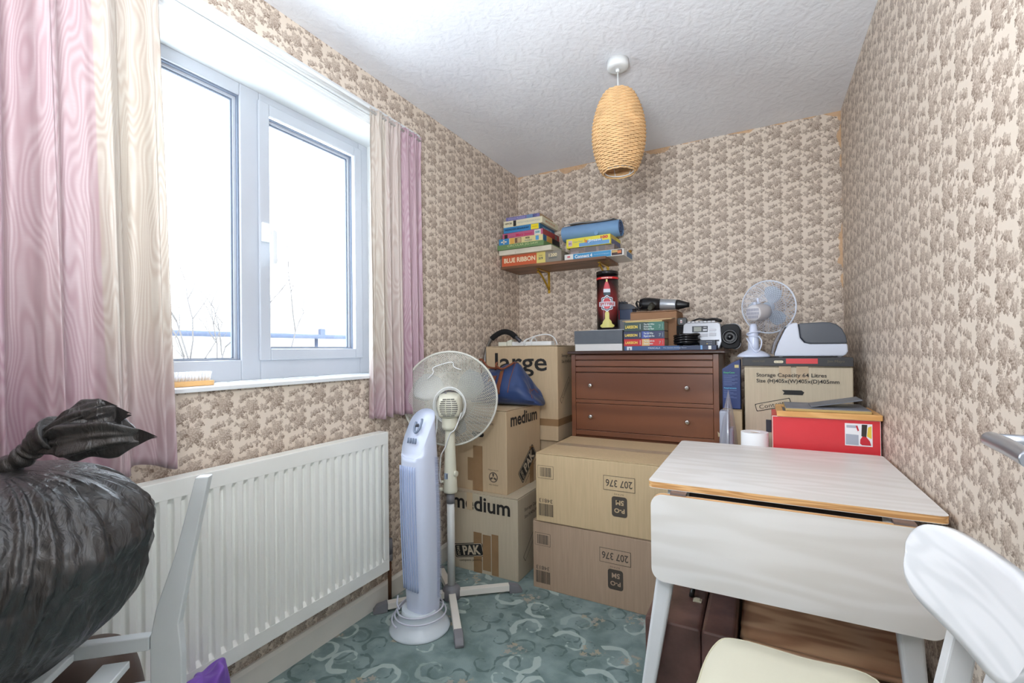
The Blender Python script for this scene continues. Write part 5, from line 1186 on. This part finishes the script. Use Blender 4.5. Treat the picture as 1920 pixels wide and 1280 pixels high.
gc = hc - V(back).normalized()*.098 + V((-.006, .0, .020))
mb = MB(); mb.cyl(hc - V(back).normalized()*.06, gc+V(back).normalized()*.02, .03, seg=20); mb.build('motor_shaft_cover', CREAMP, pf)
CAGE = mat('cream_wire', (206, 205, 196), .4)
spiral_cage(pf, gc, .226, .062, T, 104, .00125, CAGE, .0055, swirl=1.15)
blades(pf, gc, .185, T, 3, clear_mat('translucent_blue_blade', (.78, .84, .92), .06, .2, .36, (.66, .70, .74)), .034, .4)
mb = MB(); f0 = lambda x, y, z: gc + T @ V((x, y, z)); mb.tube(smooth_path([f0(-.10, .10, .058), f0(-.072, .13, .060), f0(-.070, .155, .056), f0(.012, .178, .050), f0(.025, .155, .056), f0(.058, .142, .058)], 5), .0026, 6); mb.build('carry_handle', PLW, pf)
# tower fan
tf = thing('tower_fan', 'slim white tower fan with its cord wrapped round the base, nearest the radiator', 'fan', (.275, 1.512, 0))
mb = MB(); mb.lathe([(.122, .0), (.125, .004), (.122, .010), (.105, .028), (.085, .046), (.076, .056), (.074, .068), (.073, .085)], (.275, 1.512, 0), 56); mb.build('base', mat('white_fan_base', (210, 220, 228), .25), tf)
# body frame: front looks along fdir; x across
fdir = V((-.10, -.995, 0)).normalized(); xd_ = V((-fdir.y, fdir.x, 0))   # xd_ = to the right as seen from the front
C0 = V((.287, 1.520, 0))
def sect(z, top=False):
    t_ = (z-.075)/.80; t_ = max(0, min(1, t_))
    w = .128+.016*math.sin(PI*t_)-.008*(1-t_)**3; d = .112+.014*math.sin(PI*t_)
    return w, d
def body_pt(u, v):
    z = .075+.815*v
    w, d = sect(z)
    a = 2*PI*u; n_ = .62
    x = math.copysign(abs(math.cos(a))**n_, math.cos(a))*w/2; y = math.copysign(abs(math.sin(a))**n_, math.sin(a))*d/2   # y>0 toward the front
    # sloping, rounded top: the front falls away
    zt_ = .893-.19*max(0, (y/d+.5))**1.7-.02*(2*x/w)**2
    lean = .020*v
    zz = z if v < .78 else (.7107+(z-.7107)*(zt_-.7107)/(.89-.7107))
    if v >= .78: zz = min(zz, zt_)
    bulge = 0
    return C0 + xd_*(x-lean) + fdir*y + V((0, 0, zz))
mb = MB(); mb.grid(body_pt, 56, 44, cu=True)
topv = [v for v in mb.bm.verts][-56:]
mb._f(topv, 0, True)
mb.build('fan_body', FANW, tf, fixn=True)
# slats of the front grille
mb = MB()
for k in range(7):
    xx = -.047+.0128*k
    pts = [C0+xd_*(xx*(1+.10*math.sin(PI*(z-.12)/.7))-.020*(z-.075)/.815)+fdir*(sect(z)[1]/2+.0015-.0035*(abs(xx)/.05)**4)+V((0, 0, z)) for z in [.17+.50*j/20 for j in range(21)]]
    mb.tube(pts, .0036, 5)
mb.build('grille_slats', FANV, tf)
mb = MB(); zf = lambda y: .893-.19*max(0, (y/.112+.5))**1.7
def tp_(x, y, e=.0015): return C0+xd_*(x-.018)+fdir*y+V((0, 0, zf(y)+e))
for k in range(4):
    mb2 = MB(); a = -.030+.014*k; mb2.tube([tp_(a, .028, .002), tp_(a+.004, .036, .002)], .0042, 8); mb2.build('button', mat('slate_blue_button', (116, 128, 148), .35), tf)
mb.tube([tp_(.016*math.cos(q), .002+.016*math.sin(q)) for q in [math.radians(200-i*12) for i in range(22)]], .0052, 8); mb.build('dial_ring', mat('slate_blue_button', (116, 128, 148), .35), tf)
mb = MB(); mb.cyl(tp_(-.002, .006, .0), tp_(-.002, .006, .012), .009, .007, 16); mb.build('dial', DKGREY, tf)
mb = MB()
for k in range(90):
    z = .13+.0064*k; p = C0+xd_*(sect(z)[0]/2+.0004-.020*(z-.075)/.815)-fdir*.030+V((0, 0, z)); mb.tube([p+fdir*.012, p-fdir*.012-V((0, 0, .004))], .0012, 4, caps=False)
mb.build('side_vent', FANV, tf)
mb = MB()
pts = []
for i in range(90):
    a = 2*PI*i/34+.6; k = i/90; r = .084+.030*k; pts.append((.275+r*math.cos(a), 1.512+r*math.sin(a), .100-.055*k+.012*math.sin(a+1)*(1-k)+ .0))
mb.tube(pts, .0034, 7); mb.tube(smooth_path([(.235, 1.435, .100), (.225, 1.432, .120), (.222, 1.440, .150)], 5), .0034, 7); mb.build('wrapped_cord', mat('pale_lilac_cord', (204, 206, 220), .4), tf)
# desk fan on the black box
df = thing('desk_fan', 'small white desk fan seen from behind, on the black box in the right corner', 'fan', (1.50, 2.50, 1.0925))
zb_ = 1.0925; bx_, by_ = 1.500, 2.458
mb = MB(); mb.lathe([(.069, 0), (.071, .004), (.063, .014), (.045, .025), (.030, .031), (.026, .036)], (bx_, by_, zb_), 40); mb.build('base', FANW, df)
mb = MB(); mb.lathe([(.025, .030), (.023, .06), (.021, .10), (.017, .13), (.014, .155)], (bx_, by_, zb_), 24); mb.build('stem', FANW, df)
bk = V((-.42, -.88, -.10)); Td = lookrot(bk); mh = V((bx_+.022, by_+.012, 1.302))
mb = MB(); mb.lathe([(.020, -.065), (.036, -.055), (.040, -.02), (.039, .02), (.036, .046), (.034, .052), (.0, .053)], mh, 32, M=Td); mb.build('motor_housing', mat('warm_white_plastic', (206, 204, 208), .35), df)
mb = MB()
for r_ in range(3):
    for k in range(9):
        x_ = -.0255+.0064*k; y_ = -.018+.0165*r_
        if math.hypot(x_, y_) < .031: mb.box(x_-.0018, x_+.0018, y_-.0062, y_+.0062, .0532, .0545, M=Matrix.Translation(mh) @ Td.to_4x4())
mb.build('motor_vent', mat('fan_slot_grey', (150, 152, 168), .5), df)
mb = MB(); mb.cyl(mh+V((.0, -.02, .038)), mh+V((-.002, -.022, .066)), .005, seg=10); mb.cyl(mh+V((-.014, -.03, .030)), mh+V((-.016, -.032, .046)), .006, seg=10); mb.build('oscillation_knob', FANW, df)
gd = mh - bk.normalized()*.085+V((.004, 0, .02))
mb = MB(); mb.cyl(mh-bk.normalized()*.05, gd, .02, seg=16); mb.build('motor_shaft_cover', FANW, df)
spiral_cage(df, gd, .125, .035, Td, 44, .0009, mat('white_wire', (208, 214, 226), .35), .0035, swirl=1.0)
blades(df, gd, .102, Td, 3, clear_mat('pale_blue_blade', (.66, .72, .82), .06, .2, .7, (.56, .64, .74)), .022, 1.0)
mb = MB()
pts = []
for i in range(60):
    a = 2*PI*i/26; pts.append((bx_+.027*math.cos(a), by_+.027*math.sin(a), 1.186+.010*math.sin(a*.7)+.0003*i))
mb.tube(pts, .003, 6); mb.tube(smooth_path([(bx_+.02, by_-.02, 1.19), (bx_+.034, by_-.026, 1.165), (bx_+.024, by_-.04, 1.125), (bx_+.005, by_-.05, 1.12), (bx_-.02, by_-.03, 1.165), (bx_-.027, by_-.015, 1.18)], 6), .003, 6); mb.build('wrapped_cord', FANW, df)
# white and grey office machine
om = thing('office_machine', 'white desktop machine with a dark grey rounded cover, on the flat black box', 'office machine', (1.71, 2.50, 1.0925))
WM_ = mat('cool_white_plastic', (206, 212, 226), .35)
side = [(1.585, 0), (1.585, .012), (1.600, .060), (1.625, .118), (1.640, .140), (1.655, .148), (1.675, .150), (1.680, .120), (1.684, .082), (1.700, .060), (1.722, .054), (1.856, .053), (1.858, .02), (1.850, .006), (1.840, 0)]
def omfr(a, b, d): return (a, d, 1.096+b)
mb = MB(); mb.prism(side, omfr, 2.42, 2.60); mb.build('lower_body', WM_, om, bevel=.006, seg=3)
cov = [(1.678, .146), (1.682, .120), (1.686, .084), (1.702, .062), (1.724, .0555), (1.8555, .0545), (1.852, .085), (1.838, .118), (1.818, .138), (1.795, .147), (1.77, .149)]
mb = MB(); mb.prism(cov, omfr, 2.419, 2.601); mb.build('dark_cover', mat('dark_grey_gloss', (78, 82, 90), .3), om, bevel=.005, seg=3)
mb = MB(); mb.prism([(1.578, .008), (1.590, .055), (1.615, .112), (1.632, .138), (1.628, .140), (1.606, .112), (1.582, .062), (1.572, .015)], omfr, 2.43, 2.59); mb.build('feed_slot_panel', GREYP, om, bevel=.001)
for x in (1.61, 1.83):
    for y in (2.44, 2.58): MB().cyl((x, y, 1.0928), (x, y, 1.0975), .008, seg=12).build('foot', PLW, om)
# picture frames on the red box
zf0 = .8685
t = thing('picture_frame', 'light wooden picture frame lying flat on the red box, lowest of the frames', 'picture frame', (1.74, 2.2, zf0), 0, 'frames on the red box')
FRW = woodmat('light_oak_frame', (206, 152, 88), (222, 172, 108), .45, (3, 10, 10), 1.5, 3.)
mb = MB()
mb.box(1.582, 1.912-.001, 2.085, 2.105, zf0, zf0+.021); mb.box(1.582, 1.911, 2.315, 2.335, zf0, zf0+.021); mb.box(1.582, 1.604, 2.105, 2.315, zf0, zf0+.021); mb.box(1.889, 1.911, 2.105, 2.315, zf0, zf0+.021)
mb.build('frame_moulding', FRW, t, bevel=.002); mb = MB(); mb.box(1.604, 1.889, 2.105, 2.315, zf0+.004, zf0+.012); mb.build('backing_board', P(126, 128, 134), t)
t = thing('picture_frame', 'thin gold edged grey picture panel lying on the light wooden frame', 'picture frame', (1.74, 2.2, zf0+.0215), math.radians(0), 'frames on the red box')
mb = MB(); mb.box(1.612, 1.882, 2.100, 2.330, zf0+.0215, zf0+.031); mb.build('gold_edge', P(182, 156, 98), t, bevel=.001)
mb = MB(); mb.box(1.613, 1.881, 2.101, 2.329, zf0+.0312, zf0+.033); mb.build('grey_panel', mat('slate_grey_paper', (122, 126, 136), .5, var=.15, vs=14), t)
t = thing('grey_card', 'bent grey card resting across the picture panel on the red box', 'card', (1.77, 2.2, zf0+.034), 0)
mb = MB(); mb.grid(lambda u, v: (1.70+.165*u, 2.145+.13*v+.02*u, zf0+.0355+.030*u), 6, 4, smooth=False); mb.build('card_sheet', mat('slate_grey_card', (112, 116, 124), .5), t, fixn=False, solid=.004)
t = thing('paper_roll', 'white paper roll standing behind the table, left of the red box', 'paper roll', (1.503, 2.148, .5955))
mb = MB(); n = 40
for (r0, r1, z0, z1) in ((.0215, .0505, .5955, .792),):
    rows = [[mb.bm.verts.new((1.503+r*math.cos(2*PI*k/n), 2.148+r*math.sin(2*PI*k/n), z)) for k in range(n)] for r, z in ((r1, z0), (r1, z1), (r0, z1), (r0, z0))]
    for i in range(4):
        A_, B_ = rows[i], rows[(i+1) % 4]
        for k in range(n): mb._f([A_[k], A_[(k+1) % n], B_[(k+1) % n], B_[k]], 0, i in (0, 2))
mb.build('paper_sheets', mat('soft_white_paper', (236, 238, 240), .9, bump=.2, bs=90), t)
mb = MB(); mb.cyl((1.503, 2.148, .597), (1.503, 2.148, .788), .0212, seg=24); mb.build('cardboard_core', CARD, t)
# clear bag with a grey appliance, blue software box and its support
t = thing('bagged_appliance', 'grey plastic appliance in a clear plastic bag between the chest and the right boxes', 'appliance', (1.395, 2.3, 0))
mb = MB(); mb.box(1.362, 1.402, 2.275, 2.345, 0, .855); mb.box(1.4025, 1.418, 2.27, 2.34, 0, .78); mb.build('appliance_body', mat('light_grey_plastic', (160, 166, 182), .4), t, bevel=.006, seg=3)
mb = MB()
def cbag(u, v):
    a = 2*PI*u; z = .945*v; k = 1 if v < .72 else max(.02, 1-((v-.72)/.28)**1.6)
    return (1.392+.036*k*math.cos(a)*(1+.1*math.sin(7*a))+.006*v*v, 2.305+.072*k*math.sin(a)*(1+.08*math.sin(5*a+3*v)), .002+z-.0*k)
mb.grid(cbag, 60, 40, cu=True); mb.build('clear_bag', clear_mat('clear_polythene', (.9, .91, .94), .16, .12, .16, (.75, .76, .8)), t, fixn=True)
t = carton('tall_narrow_box', 'tall narrow brown box on the floor between the chest and the right boxes', 0, (1.405, 2.60, 0), (.088, .30, .842), 0, CARD)
t = thing('software_box', 'dark blue printed box leaning between the chest of drawers and the right boxes', 'box', (1.402, 2.47, .846), math.radians(-4))
DBL = P(40, 58, 110)
mb = MB(); mb.prism([(-.036, .001), (.042, .001), (.042, .236), (.010, .222), (-.036, .190)], lambda a, b, d: (a, d, b), -.02, .02); mb.build('box_body', DBL, t, world=False, bevel=.0015)
mb = MB(); y = -.0205
mb.text('EasyCam', (-.006, y, .172), .048, .010, m=0, bold=.03); mb.box(.018, .036, y-.0003, y, .196, .210, m=3)
for k, z in enumerate([.160-.006*i for i in range(9)]): mb.box(-.030, .030-.012*((k*7) % 3), y-.0003, y, z, z+.0015, m=1)
mb.text('Requirements', (-.002, y, .098), .054, .009, m=2, bold=.03)
for k, z in enumerate([.088-.006*i for i in range(7)]): mb.box(-.030, .026-.014*((k*5) % 3), y-.0003, y, z, z+.0015, m=1)
mb.build('printed_text', [P(70, 170, 110), P(110, 130, 176), P(90, 170, 210), P(206, 190, 130)], t, world=False)
# ---------------------------------------------------------------- holdall on the upper medium carton
hb = thing('holdall', 'blue nylon holdall with tan leather trim, slumped on the medium cardboard box', 'bag', (.23, 2.22, .8335))
NYL = mat('blue_nylon', (36, 60, 108), .5, var=.14, vs=6, bump=.5, bs=20, sheen=.15); TAN = mat('tan_leather', (122, 66, 42), .5, var=.08)
def hold(u, v):
    a = 2*PI*v          # round the section (y,z); u along the length, left to right
    L0, L1 = .045, .452
    e = 1-abs(2*u-1)**5*.5 if 0 < u < 1 else .5
    ys, zs = math.copysign(abs(math.cos(a))**.75, math.cos(a)), math.copysign(abs(math.sin(a))**.75, math.sin(a))
    hh = .100*e*(1-.08*math.sin(3*u)); peak = .050*math.exp(-((u-.62)/.16)**2)*max(0, zs)-.03*max(0,u-.75)/.25*max(0,zs)
    x = L0+(L1-L0)*u + .030*(zs < 0)*(u > .8)*(-zs)*(u-.8)/.2 - .035*max(0, zs)*(u > .75)*((u-.75)/.25)
    y = 2.305+.118*e*ys*(1-.50*max(0, zs)); 
    z = .8345+hh+hh*zs+peak + .016*noise.noise(V((u*7, ys*2.5, zs*2.5)))*(zs > -.5)
    return (x, y, max(.8345, z))
mb = MB(); mb.grid(hold, 60, 48)
bm_ = mb.bm; bm_.verts.ensure_lookup_table()
for i0 in (0, 60):
    ring_ = [bm_.verts[j*61+i0] for j in range(48)]; mb._f(ring_ if i0 else ring_[::-1], 0, True)
bmesh.ops.remove_doubles(bm_, verts=bm_.verts[:], dist=.0003)
mb.build('bag_body', NYL, hb)
def hpt(u, v, off=.003):
    p = V(hold(u, v)); c = V((p.x, 2.305, .93)); d = (p-c); d.x = 0; return p+d.normalized()*off
mb = MB(); mb.tube([hpt(.70, .06+.46*i/40, .0015) for i in range(0, 41)], .0022, 6); mb.tube([hpt(.985, .06+.46*i/40, .0015) for i in range(0, 41)], .0022, 6); mb.build('leather_piping', TAN, hb)
for (u0, u1, v0, v1, nm) in ((.36, .47, .405, .455, 'leather_patch'), (.52, .58, .40, .525, 'leather_strap')):
    mb = MB(); mb.grid(lambda u, v: hpt(u0+(u1-u0)*u, v1+(v0-v1)*v, .004), 6, 8); mb.build(nm, TAN, hb, solid=.003)
mb = MB(); mb.tube(smooth_path([hpt(.38, .30), hpt(.42, .27)+V((0, -.02, .03)), (.235, 2.23, 1.052), (.275, 2.22, 1.035), (.31, 2.23, 1.050), hpt(.68, .30)], 6), [.006]*31, 8); mb.tube(smooth_path([hpt(.15, .30), (.12, 2.24, 1.075), (.15, 2.22, 1.085), (.19, 2.22, 1.045), hpt(.44, .30)], 6), .006, 8); mb.build('carry_handle', TAN, hb)
mb = MB(); p = hpt(.55, .415, .010); mb.tube([p+V((.004*math.cos(q), 0, .004*math.sin(q))) for q in [2*PI*i/12 for i in range(12)]], .001, 5, closed=True); mb.build('zip_pull', BRASS, hb)
# vacuum cleaner tube handle behind the holdall
vt = thing('vacuum_wand', 'curved grey tube with a black foam grip rising behind the blue holdall', 'vacuum hose', (.0, 2.44, .0))
p0 = smooth_path([(.0185, 2.466, 1.03), (.022, 2.466, 1.12), (.058, 2.466, 1.196), (.10, 2.470, 1.232), (.15, 2.470, 1.250), (.20, 2.466, 1.240), (.240, 2.463, 1.212), (.268, 2.463, 1.190)], 8)
mb = MB(); mb.tube([(.0185, 2.466, .092), (.0185, 2.466, .9)]+p0[2:20], .011, 14); mb.build('metal_tube', STEEL, vt)
mb = MB(); mb.tube(p0[18:48], .0165, 16); mb.build('foam_grip', mat('black_foam', (22, 22, 24), .9, bump=.3, bs=300), vt)
mb = MB(); mb.tube(p0[46:], .012, 14); mb.build('end_tube', mat('dark_steel', (96, 96, 102), .4, .9), vt)
# white extension lead on the large box
el = thing('extension_lead', 'white extension lead with its cable coiled round it, on the large cardboard box', 'extension lead', (.33, 2.55, 1.1615))
mb = MB(); mb.box(.20, .46, 2.478, 2.528, 1.1625, 1.188); mb.build('socket_bar', PLW, el, bevel=.005, seg=3)
for k in range(4):
    xk = .235+.055*k; mb = MB(); mb.box(xk, xk+.004, 2.500, 2.503, 1.1882, 1.1888, m=0); mb.box(xk-.006, xk-.002, 2.490, 2.493, 1.1882, 1.1888, m=0); mb.box(xk+.006, xk+.010, 2.490, 2.493, 1.1882, 1.1888, m=0); mb.build('socket', BLACKP, el)
mb = MB(); mb.tube(smooth_path([(.285, 2.475, 1.165), (.288, 2.47, 1.19), (.305, 2.50, 1.203), (.31, 2.534, 1.17), (.295, 2.475, 1.165), (.30, 2.47, 1.195), (.36, 2.50, 1.222), (.42, 2.51, 1.228), (.46, 2.51, 1.212), (.485, 2.50, 1.18), (.49, 2.49, 1.166)], 7), .0036, 7); mb.tube(smooth_path([(.335, 2.475, 1.165), (.337, 2.472, 1.195), (.34, 2.50, 1.21), (.342, 2.532, 1.19), (.342, 2.534, 1.165)], 6), .0036, 7); mb.build('coiled_cable', PLW, el)
mb = MB(); mb.box(.105, .165, 2.48, 2.52, 1.1625, 1.188); mb.prism([(.165, 0), (.198, 0), (.198, .040), (.165, .030)], lambda a, b, d: (a, d, 1.1625+b), 2.48, 2.51); mb.build('plug', mat('yellowed_white_plastic', (218, 220, 206), .45), el, bevel=.004)
# hand brush on the window sill
hbz = 1.0345
t = thing('hand_brush', 'wooden hand brush with white bristles lying bristles up on the window sill', 'brush', (-.05, .80, hbz))
mb = MB(); mb.prism(rrect(.255, .045, .018, 5, .755, -.062), lambda a, b, d: (b, a, hbz+d), 0, .016); mb.build('brush_back', mat('beech', (222, 176, 116), .5, var=.05), t, bevel=.002)
mb = MB(); random.seed(2)
for i in range(24):
    for j in range(4):
        y = .640+.0098*i; x = -.075+.0085*j; mb.cyl((x, y, hbz+.016), (x+random.uniform(-.002, .002), y+.006+random.uniform(-.001, .001), hbz+.045), .0016, .0034, 6)
mb.build('bristles', mat('white_bristle', (232, 234, 238), .7), t)
